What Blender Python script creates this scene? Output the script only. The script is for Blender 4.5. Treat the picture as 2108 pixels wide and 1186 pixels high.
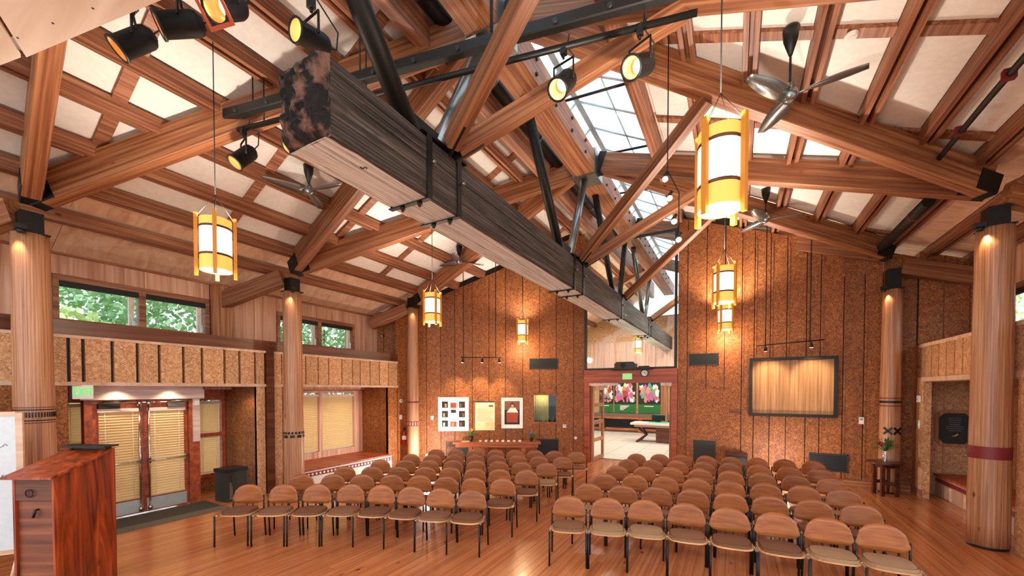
import bpy, bmesh, math, random
from mathutils import Vector, Matrix
random.seed(7)
for o in list(bpy.data.objects): bpy.data.objects.remove(o)
SC = bpy.context.scene
COL = SC.collection

# ------------------------------------------------------------------ camera
PHI = math.atan(461/825.0)
cam_d = bpy.data.cameras.new('camera'); cam = bpy.data.objects.new('camera', cam_d); COL.objects.link(cam)
cam_d.sensor_fit = 'HORIZONTAL'; cam_d.sensor_width = 36.0; cam_d.lens = 825/2108*36.0
cam_d.shift_y = (819.28-593)/2108
cam_d.clip_start = .05; cam_d.clip_end = 300
cam.location = (0, 0, 2.3); cam.rotation_euler = (math.radians(90-1.2), 0, PHI)
SC.camera = cam

# ------------------------------------------------------------------ world / exposure
SC.view_settings.view_transform = 'Standard'; SC.view_settings.look = 'None'
SC.view_settings.gamma = 1; SC.view_settings.use_curve_mapping = False
SC.view_settings.exposure = 0.55
W = bpy.data.worlds.new('sky'); SC.world = W; W.use_nodes = True
bg = W.node_tree.nodes['Background']; bg.inputs[0].default_value = (.86, .93, 1, 1); bg.inputs[1].default_value = 2.0

def lamp(name, kind, loc, energy, color=(1, 1, 1), size=.1, target=None, angle=60, blend=.5, parent=None, sy=None):
    d = bpy.data.lights.new(name, kind); d.energy = energy; d.color = color
    if kind == 'AREA':
        d.size = size
        if sy: d.shape = 'RECTANGLE'; d.size_y = sy
    else: d.shadow_soft_size = size
    if kind == 'SPOT': d.spot_size = math.radians(angle); d.spot_blend = blend
    o = bpy.data.objects.new(name, d); COL.objects.link(o); o.location = loc
    if target is not None:
        o.rotation_euler = (Vector(target)-Vector(loc)).to_track_quat('-Z', 'Y').to_euler()
    if parent: o.parent = parent
    return o
WARM = (1, .72, .42); SOFT = (1, .86, .70)

# ------------------------------------------------------------------ materials
def lin(h):
    h = h.lstrip('#'); r = [int(h[i:i+2], 16)/255 for i in (0, 2, 4)]
    return tuple((c/12.92 if c <= .04045 else ((c+.055)/1.055)**2.4) for c in r)+(1,)
MAT = {}
def base(name, rough=.5, metal=0, col=None):
    m = bpy.data.materials.new(name); m.use_nodes = True; MAT[name] = m
    b = m.node_tree.nodes['Principled BSDF']
    b.inputs['Roughness'].default_value = rough; b.inputs['Metallic'].default_value = metal
    if col: b.inputs['Base Color'].default_value = lin(col)
    return m, m.node_tree.nodes, m.node_tree.links, b
def plain(name, col, rough=.5, metal=0, spec=None, coat=0):
    m, n, l, b = base(name, rough, metal, col)
    tc = n.new('ShaderNodeTexCoord'); ns = n.new('ShaderNodeTexNoise'); ns.inputs['Scale'].default_value = 14; ns.inputs['Detail'].default_value = 4
    hs = n.new('ShaderNodeHueSaturation'); hs.inputs['Color'].default_value = lin(col)
    mr = n.new('ShaderNodeMapRange'); mr.inputs[3].default_value = .88; mr.inputs[4].default_value = 1.12
    l.new(tc.outputs['Object'], ns.inputs['Vector']); l.new(ns.outputs[0], mr.inputs[0]); l.new(mr.outputs[0], hs.inputs['Value']); l.new(hs.outputs[0], b.inputs['Base Color'])
    if coat: b.inputs['Coat Weight'].default_value = coat
    return m
def wood(name, cols, grain='X', along=.8, across=14, rough=.5, var=.25, bump=.15, coat=0, knots=True, dist=.6):
    m, n, l, b = base(name, rough)
    tc = n.new('ShaderNodeTexCoord'); oi = n.new('ShaderNodeObjectInfo')
    mp = n.new('ShaderNodeMapping'); s = [across]*3; s['XYZ'.index(grain)] = along; mp.inputs['Scale'].default_value = s
    rv = n.new('ShaderNodeMath'); rv.operation = 'MULTIPLY'; rv.inputs[1].default_value = 97
    l.new(oi.outputs['Random'], rv.inputs[0])
    l.new(tc.outputs['Object'], mp.inputs['Vector']); l.new(rv.outputs[0], mp.inputs['Location'])
    ns = n.new('ShaderNodeTexNoise'); ns.inputs['Scale'].default_value = 1; ns.inputs['Detail'].default_value = 5; ns.inputs['Distortion'].default_value = dist
    l.new(mp.outputs[0], ns.inputs['Vector'])
    rp = n.new('ShaderNodeValToRGB'); e = rp.color_ramp.elements
    e[0].position = .3; e[0].color = lin(cols[0]); e[1].position = .72; e[1].color = lin(cols[2])
    x = e.new(.5); x.color = lin(cols[1])
    l.new(ns.outputs[0], rp.inputs[0])
    hs = n.new('ShaderNodeHueSaturation'); mr = n.new('ShaderNodeMapRange'); mr.inputs[3].default_value = 1-var; mr.inputs[4].default_value = 1+var
    l.new(oi.outputs['Random'], mr.inputs[0]); l.new(mr.outputs[0], hs.inputs['Value']); l.new(rp.outputs[0], hs.inputs['Color'])
    out = hs.outputs[0]
    if knots:
        vo = n.new('ShaderNodeTexVoronoi'); vo.inputs['Scale'].default_value = 1
        mk = n.new('ShaderNodeMapping'); k = [3.2]*3; k['XYZ'.index(grain)] = 1.6; mk.inputs['Scale'].default_value = k
        l.new(tc.outputs['Object'], mk.inputs['Vector']); l.new(rv.outputs[0], mk.inputs['Location']); l.new(mk.outputs[0], vo.inputs['Vector'])
        r2 = n.new('ShaderNodeValToRGB'); r2.color_ramp.elements[0].position = .03; r2.color_ramp.elements[1].position = .09
        r2.color_ramp.elements[0].color = (.25, .2, .18, 1); r2.color_ramp.elements[1].color = (1, 1, 1, 1)
        l.new(vo.outputs['Distance'], r2.inputs[0])
        mx = n.new('ShaderNodeMixRGB'); mx.blend_type = 'MULTIPLY'; mx.inputs[0].default_value = 1
        l.new(out, mx.inputs[1]); l.new(r2.outputs[0], mx.inputs[2]); out = mx.outputs[0]
    l.new(out, b.inputs['Base Color'])
    if bump:
        bp = n.new('ShaderNodeBump'); bp.inputs['Strength'].default_value = bump; bp.inputs['Distance'].default_value = .01
        l.new(ns.outputs[0], bp.inputs['Height']); l.new(bp.outputs[0], b.inputs['Normal'])
    if coat: b.inputs['Coat Weight'].default_value = coat; b.inputs['Coat Roughness'].default_value = .08
    return m
def osb(name, cols, scale=1.0):
    m, n, l, b = base(name, .6)
    tc = n.new('ShaderNodeTexCoord'); oi = n.new('ShaderNodeObjectInfo')
    rv = n.new('ShaderNodeMath'); rv.operation = 'MULTIPLY'; rv.inputs[1].default_value = 53; l.new(oi.outputs['Random'], rv.inputs[0])
    mp = n.new('ShaderNodeMapping'); l.new(tc.outputs['Object'], mp.inputs['Vector']); l.new(rv.outputs[0], mp.inputs['Location'])
    n0 = n.new('ShaderNodeTexNoise'); n0.inputs['Scale'].default_value = 9*scale; n0.inputs['Detail'].default_value = 2; l.new(mp.outputs[0], n0.inputs['Vector'])
    av = n.new('ShaderNodeMixRGB'); av.blend_type = 'ADD'; av.inputs[0].default_value = .22; l.new(mp.outputs[0], av.inputs[1]); l.new(n0.outputs['Color'], av.inputs[2])
    vo = n.new('ShaderNodeTexVoronoi'); vo.inputs['Scale'].default_value = 24*scale; l.new(av.outputs[0], vo.inputs['Vector'])
    ns = n.new('ShaderNodeTexNoise'); ns.inputs['Scale'].default_value = 30*scale; ns.inputs['Detail'].default_value = 4; ns.inputs['Distortion'].default_value = 2; l.new(mp.outputs[0], ns.inputs['Vector'])
    sp = n.new('ShaderNodeSeparateColor'); l.new(vo.outputs['Color'], sp.inputs[0])
    mx = n.new('ShaderNodeMath'); mx.operation = 'MULTIPLY_ADD'; mx.inputs[1].default_value = .42; l.new(sp.outputs[0], mx.inputs[0])
    ml = n.new('ShaderNodeMath'); ml.operation = 'MULTIPLY'; ml.inputs[1].default_value = .58; l.new(ns.outputs[0], ml.inputs[0]); l.new(ml.outputs[0], mx.inputs[2])
    rp = n.new('ShaderNodeValToRGB'); e = rp.color_ramp.elements
    e[0].position = .22; e[0].color = lin(cols[0]); e[1].position = .8; e[1].color = lin(cols[2]); x = e.new(.5); x.color = lin(cols[1])
    l.new(mx.outputs[0], rp.inputs[0])
    hs = n.new('ShaderNodeHueSaturation'); mr = n.new('ShaderNodeMapRange'); mr.inputs[3].default_value = .86; mr.inputs[4].default_value = 1.12
    l.new(oi.outputs['Random'], mr.inputs[0]); l.new(mr.outputs[0], hs.inputs['Value']); l.new(rp.outputs[0], hs.inputs['Color']); l.new(hs.outputs[0], b.inputs['Base Color'])
    bp = n.new('ShaderNodeBump'); bp.inputs['Strength'].default_value = .2; bp.inputs['Distance'].default_value = .006; l.new(mx.outputs[0], bp.inputs['Height']); l.new(bp.outputs[0], b.inputs['Normal'])
    return m
def emit(name, col, strength):
    m = bpy.data.materials.new(name); m.use_nodes = True; MAT[name] = m; n = m.node_tree.nodes
    n.remove(n['Principled BSDF']); e = n.new('ShaderNodeEmission'); e.inputs[0].default_value = lin(col); e.inputs[1].default_value = strength
    m.node_tree.links.new(e.outputs[0], n['Material Output'].inputs[0]); return m
def glass(name, tint=(1, 1, 1), refl=.1, diffuse=0):
    m = bpy.data.materials.new(name); m.use_nodes = True; MAT[name] = m; n = m.node_tree.nodes; l = m.node_tree.links
    n.remove(n['Principled BSDF'])
    t = n.new('ShaderNodeBsdfTransparent'); t.inputs[0].default_value = tint+(1,)
    g = n.new('ShaderNodeBsdfGlossy'); g.inputs['Roughness'].default_value = .02
    mx = n.new('ShaderNodeMixShader'); mx.inputs[0].default_value = refl; l.new(t.outputs[0], mx.inputs[1]); l.new(g.outputs[0], mx.inputs[2])
    out = mx
    if diffuse:
        tr = n.new('ShaderNodeBsdfTranslucent'); tr.inputs[0].default_value = tint+(1,)
        m2 = n.new('ShaderNodeMixShader'); m2.inputs[0].default_value = diffuse; l.new(mx.outputs[0], m2.inputs[1]); l.new(tr.outputs[0], m2.inputs[2]); out = m2
    l.new(out.outputs[0], n['Material Output'].inputs[0]); return m

wood('fir', ('#64351c', '#8a5230', '#b07a4c'), 'X', .7, 26, .55, .2, dist=.35)
wood('fir_dark', ('#4a2213', '#6b3820', '#8a4e2e'), 'X', .7, 13, .55, .18)
wood('fir_y', ('#673a22', '#8c563a', '#b07f5c'), 'Y', .7, 26, .55, .18, dist=.35)
wood('fir_z', ('#8a5636', '#ab7049', '#ca946a'), 'Z', .7, 26, .55, .18, dist=.35)
wood('trim_red', ('#813419', '#a64a26', '#bd6238'), 'X', .6, 12, .45, .12, knots=False)
wood('trim_dark', ('#43200f', '#5c2e18', '#74402a'), 'Y', .6, 12, .35, .12, knots=False)
wood('bleached', ('#b39a92', '#d3bab0', '#e6d4cb'), 'Y', .6, 10, .55, .1)
wood('ply', ('#c89a7c', '#dab294', '#e8c9b0'), 'X', .5, 5, .6, .12, knots=False, dist=1.2)
wood('ply_z', ('#b27c60', '#cd9b80', '#e0b89f'), 'Z', .35, 9, .6, .12, knots=False, dist=1.5)
wood('ply_pale', ('#d8c2b0', '#e5d3c3', '#efe2d6'), 'X', .5, 4, .6, .08, knots=False, dist=1.2)
wood('log', ('#8a5537', '#ac7651', '#c99a76'), 'Z', .6, 60, .4, .05, bump=.3, dist=.1)
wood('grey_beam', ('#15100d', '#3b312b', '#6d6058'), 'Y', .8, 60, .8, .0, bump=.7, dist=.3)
wood('grey_beam_under_lit', ('#86827f', '#cfcccb', '#f4f3f2'), 'Y', .8, 60, .8, .0, bump=.5, dist=.4)  # pale weathering, with light from below also painted into the colour
wood('floor', ('#a45c36', '#b97145', '#c98556'), 'Y', .5, 22, .22, .1, bump=.02, coat=.4, dist=.3)
wood('chair_back', ('#82451e', '#965325', '#a66331'), 'X', 3, 30, .36, .14, bump=0, knots=False, dist=.2)
wood('chair_seat', ('#a5713f', '#bf8a55', '#d3a36c'), 'X', 2, 14, .4, .08, bump=.03, knots=False)
wood('lectern', ('#4c1a09', '#84320f', '#b04c1d'), 'Z', .9, 7, .35, .1, dist=2.2)
wood('dark_table', ('#2d120b', '#4a2014', '#663122'), 'X', 1, 10, .3, .1, knots=False)
wood('table_red', ('#7c3a1c', '#a3562f', '#c17446'), 'X', 1, 10, .35, .1, knots=False)
osb('osb', ('#512608', '#8a4a1d', '#b87838'), 1.5)
osb('osb_light', ('#98613a', '#c79163', '#e4bb90'), 1.5)
plain('panel_white', '#e3dcd3', .9); plain('black', '#0d0b0a', .55); plain('black_metal', '#100f0e', .45, .3)
plain('steel', '#8d9090', .3, .9); plain('steel_dark', '#171411', .5, .3); plain('chrome', '#c8c8c8', .15, 1)
plain('alu', '#c9d3d6', .4, .6); plain('white', '#e9e5de', .5); plain('paper', '#ece4d8', .7); plain('paper_cream', '#efdcae', .7); plain('paper_yellow', '#e6cf9a', .7)
plain('red', '#9d1414', .35); plain('red_band', '#7a1c22', .5); plain('maroon', '#6c1c1c', .5)
plain('mat', '#3a332b', .95); plain('mat_edge', '#5d574c', .9); plain('grille', '#2b2c2a', .6); plain('slate', '#272a28', .55)
plain('tile', '#c9c2b4', .35); plain('leaf', '#8fb584', .7); plain('leaf2', '#c3d79a', .7); plain('leaf_pot', '#3f6b2a', .6); plain('grass', '#b4b0a2', .9); plain('trunk', '#4a3a2c', .9)
plain('green_print', '#1d6b2e', .6); plain('fan_metal', '#8f9291', .25, .8); plain('pot', '#26221e', .3); plain('blue', '#3a63b5', .5); plain('yellow', '#d8a62a', .5)
plain('board_white', '#cfd3d3', .3); plain('skin_print', '#c98d6a', .7); plain('print_dark', '#241b1a', .7); plain('print_brown', '#7c4a34', .7); plain('print_red', '#a3422c', .7)
plain('print_blue', '#5aa9d6', .7); plain('print_mint', '#3fae84', .7); plain('print_pink', '#c15a92', .7); plain('print_grey', '#8f8c9a', .7); plain('stone', '#77695a', .9)
plain('carved', '#b98f78', .5); plain('curtain', '#b9a25c', .8); plain('brick_ext', '#cdbfb3', .8); plain('gel', '#b3431d', .4); plain('cord', '#26211c', .7)
emit('lamp_white', '#fff3df', 7); emit('lens', '#ffe9c0', 9); emit('lens_hot', '#ffffff', 25); emit('exit_green', '#35c13f', 1.6); emit('exit_face', '#dfe9df', .9); emit('exit_lit', '#7fce6a', 1.0)
m = bpy.data.materials.new('blind'); m.use_nodes = True; MAT['blind'] = m; n = m.node_tree.nodes; l = m.node_tree.links
b = n['Principled BSDF']; b.inputs['Base Color'].default_value = lin('#f5d6a0'); b.inputs['Roughness'].default_value = .6
tr_ = n.new('ShaderNodeBsdfTranslucent'); tr_.inputs[0].default_value = lin('#ffe3b0'); mx = n.new('ShaderNodeMixShader'); mx.inputs[0].default_value = .4
l.new(b.outputs[0], mx.inputs[1]); l.new(tr_.outputs[0], mx.inputs[2]); l.new(mx.outputs[0], n['Material Output'].inputs[0])
glass('glass', (.97, 1, .98), .025); glass('sky_glass', (.62, .7, .74), .08, .2); glass('sky_white', (.6, .66, .68), .04, .8); glass('vase_glass', (.95, .97, .95), .25)
m, n_, l_, b_ = base('lantern', .6, 0, '#d9a040'); b_.inputs['Emission Color'].default_value = lin('#f7c863'); b_.inputs['Emission Strength'].default_value = .5
m, n_, l_, b_ = base('lantern_mid', .5, 0, '#fff6e2'); b_.inputs['Emission Color'].default_value = lin('#fff8ee'); b_.inputs['Emission Strength'].default_value = .75
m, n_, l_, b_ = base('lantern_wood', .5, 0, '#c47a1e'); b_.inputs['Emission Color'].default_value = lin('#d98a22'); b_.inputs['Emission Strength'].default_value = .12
m, n_, l_, b_ = base('reflector', .25, .4, '#e0a060')
m, n, l, b = base('cushion', .95)
oi = n.new('ShaderNodeObjectInfo'); rp = n.new('ShaderNodeValToRGB'); e = rp.color_ramp.elements; rp.color_ramp.interpolation = 'CONSTANT'; e[0].color = lin('#6e452c'); e[1].position = .8; e[1].color = lin('#987657'); x = e.new(.4); x.color = lin('#7d543a')
l.new(oi.outputs['Random'], rp.inputs[0]); l.new(rp.outputs[0], b.inputs['Base Color'])
# rotten end grain of the great beam
m, n, l, b = base('beam_end', .95)
tc = n.new('ShaderNodeTexCoord'); ns = n.new('ShaderNodeTexNoise'); ns.inputs['Scale'].default_value = 7; ns.inputs['Detail'].default_value = 7
rp = n.new('ShaderNodeValToRGB'); e = rp.color_ramp.elements; e[0].position = .46; e[0].color = lin('#1a120f'); e[1].position = .6; e[1].color = lin('#7d5748')
l.new(tc.outputs['Object'], ns.inputs['Vector']); l.new(ns.outputs[0], rp.inputs[0]); l.new(rp.outputs[0], b.inputs['Base Color'])
bp = n.new('ShaderNodeBump'); bp.inputs['Strength'].default_value = 1; bp.inputs['Distance'].default_value = .05; l.new(ns.outputs[0], bp.inputs['Height']); l.new(bp.outputs[0], b.inputs['Normal'])
# woven screen cloth
m, n, l, b = base('woven', .8)
tc = n.new('ShaderNodeTexCoord'); mp = n.new('ShaderNodeMapping'); mp.inputs['Scale'].default_value = (16, 16, .35)
ns = n.new('ShaderNodeTexNoise'); ns.inputs['Scale'].default_value = 2; ns.inputs['Detail'].default_value = 6
rp = n.new('ShaderNodeValToRGB'); e = rp.color_ramp.elements; e[0].position = .3; e[0].color = lin('#85593a'); e[1].position = .7; e[1].color = lin('#b58a62')
l.new(tc.outputs['Object'], mp.inputs[0]); l.new(mp.outputs[0], ns.inputs['Vector']); l.new(ns.outputs[0], rp.inputs[0]); l.new(rp.outputs[0], b.inputs['Base Color'])

# ------------------------------------------------------------------ mesh helpers
class MB:
    def __init__(s): s.v = []; s.f = []; s.sm = []
    def add(s, vs, fs, smooth=False):
        o = len(s.v); s.v += [tuple(v) for v in vs]; s.f += [tuple(i+o for i in f) for f in fs]; s.sm += [smooth]*len(fs); return s
    def box(s, x0, x1, y0, y1, z0, z1):
        if x0 > x1: x0, x1 = x1, x0
        if y0 > y1: y0, y1 = y1, y0
        if z0 > z1: z0, z1 = z1, z0
        return s.add([(x0,y0,z0),(x1,y0,z0),(x1,y1,z0),(x0,y1,z0),(x0,y0,z1),(x1,y0,z1),(x1,y1,z1),(x0,y1,z1)],
                     [(0,3,2,1),(4,5,6,7),(0,1,5,4),(1,2,6,5),(2,3,7,6),(3,0,4,7)])
    def prism(s, pts, d):   # pts: loop of 3d points, d: extrusion vector
        n = len(pts); d = Vector(d); P = [Vector(p) for p in pts]
        return s.add([tuple(p) for p in P]+[tuple(p+d) for p in P],
                     [tuple(range(n-1, -1, -1)), tuple(range(n, 2*n))]+[(i, (i+1) % n, n+(i+1) % n, n+i) for i in range(n)])
    def tube(s, pts, r, n=8, cap=True):
        pts = [Vector(p) for p in pts]; rs = r if isinstance(r, (list, tuple)) else [r]*len(pts)
        vs = []; fs = []; prev = None
        for i, p in enumerate(pts):
            a = pts[max(i-1, 0)]; c = pts[min(i+1, len(pts)-1)]; t = (c-a).normalized()
            if prev is None:
                u = t.cross(Vector((0, 0, 1)));
                if u.length < 1e-3: u = t.cross(Vector((1, 0, 0)))
            else: u = prev-t*prev.dot(t)
            u.normalize(); prev = u; w = t.cross(u)
            vs += [tuple(p+(u*math.cos(2*math.pi*k/n)+w*math.sin(2*math.pi*k/n))*rs[i]) for k in range(n)]
        for i in range(len(pts)-1):
            fs += [(i*n+k, i*n+(k+1) % n, (i+1)*n+(k+1) % n, (i+1)*n+k) for k in range(n)]
        o = len(s.v); s.add(vs, fs, True)
        if cap:
            m_ = len(pts)-1
            s.f += [tuple(o+k for k in range(n-1, -1, -1)), tuple(o+m_*n+k for k in range(n))]; s.sm += [False, False]
        return s
    def lathe(s, prof, n=16, c=(0, 0, 0), cap=True):
        vs = []; fs = []
        for r, z in prof: vs += [(c[0]+r*math.cos(2*math.pi*k/n), c[1]+r*math.sin(2*math.pi*k/n), c[2]+z) for k in range(n)]
        for i in range(len(prof)-1): fs += [(i*n+k, i*n+(k+1) % n, (i+1)*n+(k+1) % n, (i+1)*n+k) for k in range(n)]
        o = len(s.v); s.add(vs, fs, True)
        if cap:
            m_ = len(prof)-1
            s.f += [tuple(o+k for k in range(n-1, -1, -1)), tuple(o+m_*n+k for k in range(n))]; s.sm += [False, False]
        return s
    def quad(s, a, b, c, d): return s.add([a, b, c, d], [(0, 1, 2, 3)])
    def mesh(s, name):
        m = bpy.data.meshes.new(name); m.from_pydata(s.v, [], s.f); m.polygons.foreach_set('use_smooth', s.sm); m.update(); return m
def link(name, mesh, mat=None, parent=None, **kw):
    o = bpy.data.objects.new(name, mesh); COL.objects.link(o)
    if mat is not None and mesh is not None and not mesh.materials: mesh.materials.append(MAT[mat])
    if parent: o.parent = parent
    for k, v in kw.items():
        if v is not None: o[k] = v
    return o
def ob(name, mb, mat, parent=None, **kw): return link(name, mb.mesh(name), mat, parent, **kw)
def thing(name, label, cat, loc=(0, 0, 0), rz=0, group=None):
    o = bpy.data.objects.new(name, None); COL.objects.link(o); o.location = loc; o.rotation_euler = (0, 0, rz); o.empty_display_size = .1
    o['label'] = label; o['category'] = cat
    if group: o['group'] = group
    return o
def struct(name, mb, mat, label=None, cat=None): return ob(name, mb, mat, kind='structure', label=label)
def copy_tree(o, parent=None):
    c = o.copy(); COL.objects.link(c); c.parent = parent
    if parent is None: pass
    for ch in list(o.children): copy_tree(ch, c)
    return c
def frame_mtx(p0, p1, up=(0, 0, 1)):
    p0 = Vector(p0); p1 = Vector(p1); x = (p1-p0).normalized(); y = Vector(up).cross(x)
    if y.length < 1e-4: y = Vector((0, 1, 0)).cross(x)
    y.normalize(); z = x.cross(y)
    M = Matrix((x, y, z)).transposed().to_4x4(); M.translation = (p0+p1)/2
    return M, (p1-p0).length
def chamfer_box(L, w, h, c=.012):
    mb = MB(); x = L/2
    pr = [(-w/2+c, -h/2), (w/2-c, -h/2), (w/2, -h/2+c), (w/2, h/2-c), (w/2-c, h/2), (-w/2+c, h/2), (-w/2, h/2-c), (-w/2, -h/2+c)]
    return mb.prism([(-x, a, b) for a, b in pr], (L, 0, 0))
def timber(name, p0, p1, w, h, mat, parent=None, **kw):   # p0,p1 are the centres of the end faces
    M, L = frame_mtx(p0, p1); o = ob(name, chamfer_box(L, w, h), mat, parent, **kw)
    o.matrix_world = M if not parent else M
    if parent: o.matrix_parent_inverse = Matrix(); o.matrix_local = parent.matrix_basis.inverted() @ M
    return o
def R2(x, y, a): return (x*math.cos(a)-y*math.sin(a), x*math.sin(a)+y*math.cos(a))

# ================================================================== SETTING
SX = -9.05         # left soffit plane
CX_ = -9.9         # clerestory plane
EY = 12.2          # end wall
RX = 3.5           # right wall
AW = Vector((-4.19, 12.2, 0)); AD = Vector((math.cos(PHI), math.sin(PHI), 0)); AN = Vector((math.sin(PHI), -math.cos(PHI), 0))
def aw(s, z, off=0):   # point on the angled end wall: s metres left of the door jamb, off metres proud of the wall
    p = AW-AD*s+AN*off; return (p.x, p.y, z)
def zl(x): return 5.27+.5*(x+8.5)      # underside of roof panels, left slope
def zr(x): return 5.57-.381*(x-3.2)    # right slope
def zroof(x): return zl(x) if x < -3.1 else zr(x)

# ---- floor with boards
fl = struct('floor', MB().box(-11.5, 5.2, -2.5, 13.2, -.3, -.03), 'trim_dark', 'polished reddish wooden strip floor of the hall')
bw = .118; x = -10.6; i = 0
bm_cache = {}
while x < 4.75:
    cut = random.uniform(2.5, 9.5)
    for (a, b) in ((-2.4, cut), (cut, 13.0)):
        L = b-a-.004
        mbb = MB().box(-bw/2+.0012, bw/2-.0012, -L/2, L/2, -.03, 0)
        o = ob('floor_board', mbb, 'floor', fl); o.location = (x+bw/2, (a+b)/2, 0)
    x += bw; i += 1

# ---- left wall
wl = struct('wall_left', MB().box(CX_-.3, CX_-.15, -2, 9.2, 4.2, 4.62).box(CX_-.3, CX_-.15, -2, 9.2, 2.3, 3.48)
            .box(CX_-.3, CX_-.15, -2, 2.18, 3.48, 4.2).box(CX_-.3, CX_-.15, 4.3, 5.9, 3.48, 4.2).box(CX_-.3, CX_-.15, 8.05, 9.2, 3.48, 4.2)
            .box(-10.9, -10.75, -2, 2.2, 0, 2.36).box(-10.9, -10.55, 4.87, 6.6, 0, 2.5), 'ply_z', 'left wall of wood panels with clerestory windows above the soffit')
def wpart(name, mb, mat): return ob(name, mb, mat, wl)
# plywood sheets of the clerestory wall
for a, b in ((-2, -.4), (-.4, .9), (.9, 2.1)): wpart('plywood_sheet', MB().box(CX_-.15, CX_, a+.004, b-.004, 3.35, 4.64), 'ply_z')
for a, b in ((2.1, 3.3), (3.3, 4.38)): wpart('plywood_sheet', MB().box(CX_-.15, CX_, a+.004, b-.004, 4.23, 4.64), 'ply_z')
for a, b in ((4.78, 5.3), (5.3, 5.82)): wpart('plywood_sheet', MB().box(CX_-.15, CX_, a+.004, b-.004, 3.35, 4.64), 'ply_z')
for a, b in ((5.82, 6.9), (6.9, 8.13)): wpart('plywood_sheet', MB().box(CX_-.15, CX_, a+.004, b-.004, 4.23, 4.64), 'ply_z')
wpart('plywood_sheet', MB().box(CX_-.15, CX_, 8.134, 9.0, 3.35, 4.64), 'ply_z')
wpart('post', MB().box(CX_-.1, CX_+.16, 4.4, 4.76, 2.6, 4.55), 'fir_z')
wpart('eave_plate', MB().box(CX_-.02, CX_+.05, -2, 9.0, 4.55, 4.66), 'fir_y')
def clerestory(n, y0, y1, ym, lab):
    T = 4.13
    w = struct('window_%d' % n, MB().box(CX_-.12, CX_+.03, y0-.07, y1+.07, T, T+.1).box(CX_-.12, CX_+.05, y0-.07, y1+.07, 3.42, 3.49)
               .box(CX_-.12, CX_+.03, y0-.07, y0, 3.49, T).box(CX_-.12, CX_+.03, y1, y1+.07, 3.49, T).box(CX_-.12, CX_+.03, ym-.05, ym+.05, 3.49, T), 'fir_y', lab)
    for a, b in ((y0, ym-.05), (ym+.05, y1)):
        ob('pane', MB().box(CX_-.08, CX_-.07, a, b, 3.49, T), 'glass', w)
        ob('roller_shade', MB().box(CX_-.02, CX_+.02, a, b, T-.1, T), 'black', w)
        ob('sash_stile', MB().box(CX_-.09, CX_-.03, b-.13, b-.06, 3.49, T-.08), 'ply_pale', w)
        ob('crank_handle', MB().box(CX_-.02, CX_+.02, b-.1, b-.06, 3.5, 3.66).tube([(CX_, b-.08, 3.64), (CX_+.05, b-.08, 3.6)], .01, 6), 'alu', w)
clerestory(1, 2.18, 4.3, 3.26, 'clerestory window pair above the exit doors')
clerestory(2, 5.9, 8.05, 6.98, 'clerestory window pair above the window bench')
# ledge, dark fascia, soffit
wpart('ledge', MB().box(CX_, SX, -2, 9.0, 3.3, 3.35), 'trim_dark')
wpart('ledge_fascia', MB().box(SX-.03, SX+.03, -2, 9.0, 3.15, 3.37), 'trim_dark')
wpart('soffit_rail', MB().box(SX-.06, SX+.035, -2, 9.0, 3.1, 3.147), 'ply')
wpart('soffit_rail', MB().box(SX-.1, SX+.035, -2, 9.0, 2.36, 2.42), 'ply')
wpart('soffit_backing', MB().box(SX-.12, SX-.06, -2, 9.4, 2.36, 3.3), 'steel_dark')
wpart('soffit_underside', MB().box(-10.75, SX-.1, -2, 9.0, 2.37, 2.42), 'trim_red')
ys = [-1.7, -1.25, -.8, -.4, 0, .4, .8, 1.2, 1.6, 2.08, 2.24, 2.58, 2.9, 3.2, 3.56, 3.86, 4.25, 4.53, 4.84, 5.05]
for a, b in zip(ys, ys[1:]): wpart('soffit_panel', MB().box(SX-.06, SX+.02, a+.022, b-.022, 2.42, 3.1), 'osb_light')
ys = [5.23, 5.42, 6.0, 6.33, 6.62, 7.01, 7.35, 7.6, 7.94, 8.28, 8.62, 9.0]
for a, b in zip(ys, ys[1:]): wpart('soffit_panel', MB().box(SX-.06, SX+.02, a+.014, b-.014, 2.42, 3.1), 'osb_light')
wpart('dark_post', MB().box(SX-.1, SX+.06, 5.06, 5.22, 0, 3.3), 'trim_dark')
# full-height wall pieces beside the alcoves
for a, b in ((-2, -.8), (-.8, .3), (.3, 1.1), (1.1, 1.88), (1.9, 2.07)): wpart('wall_panel', MB().box(SX-.08, SX+.01, a, b-.015, 0, 2.36), 'osb')
for a, b in ((4.87, 5.04), (5.24, 5.42)): wpart('wall_panel', MB().box(SX-.08, SX+.01, a, b, 0, 2.36), 'osb_light')
wpart('wall_panel', MB().box(SX-.08, SX+.01, 8.62, 8.98, 0, 2.36), 'osb')
wpart('wall_panel', MB().box(SX-.08, SX+.03, 9.0, 9.5, 0, 5.0), 'osb')
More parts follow.
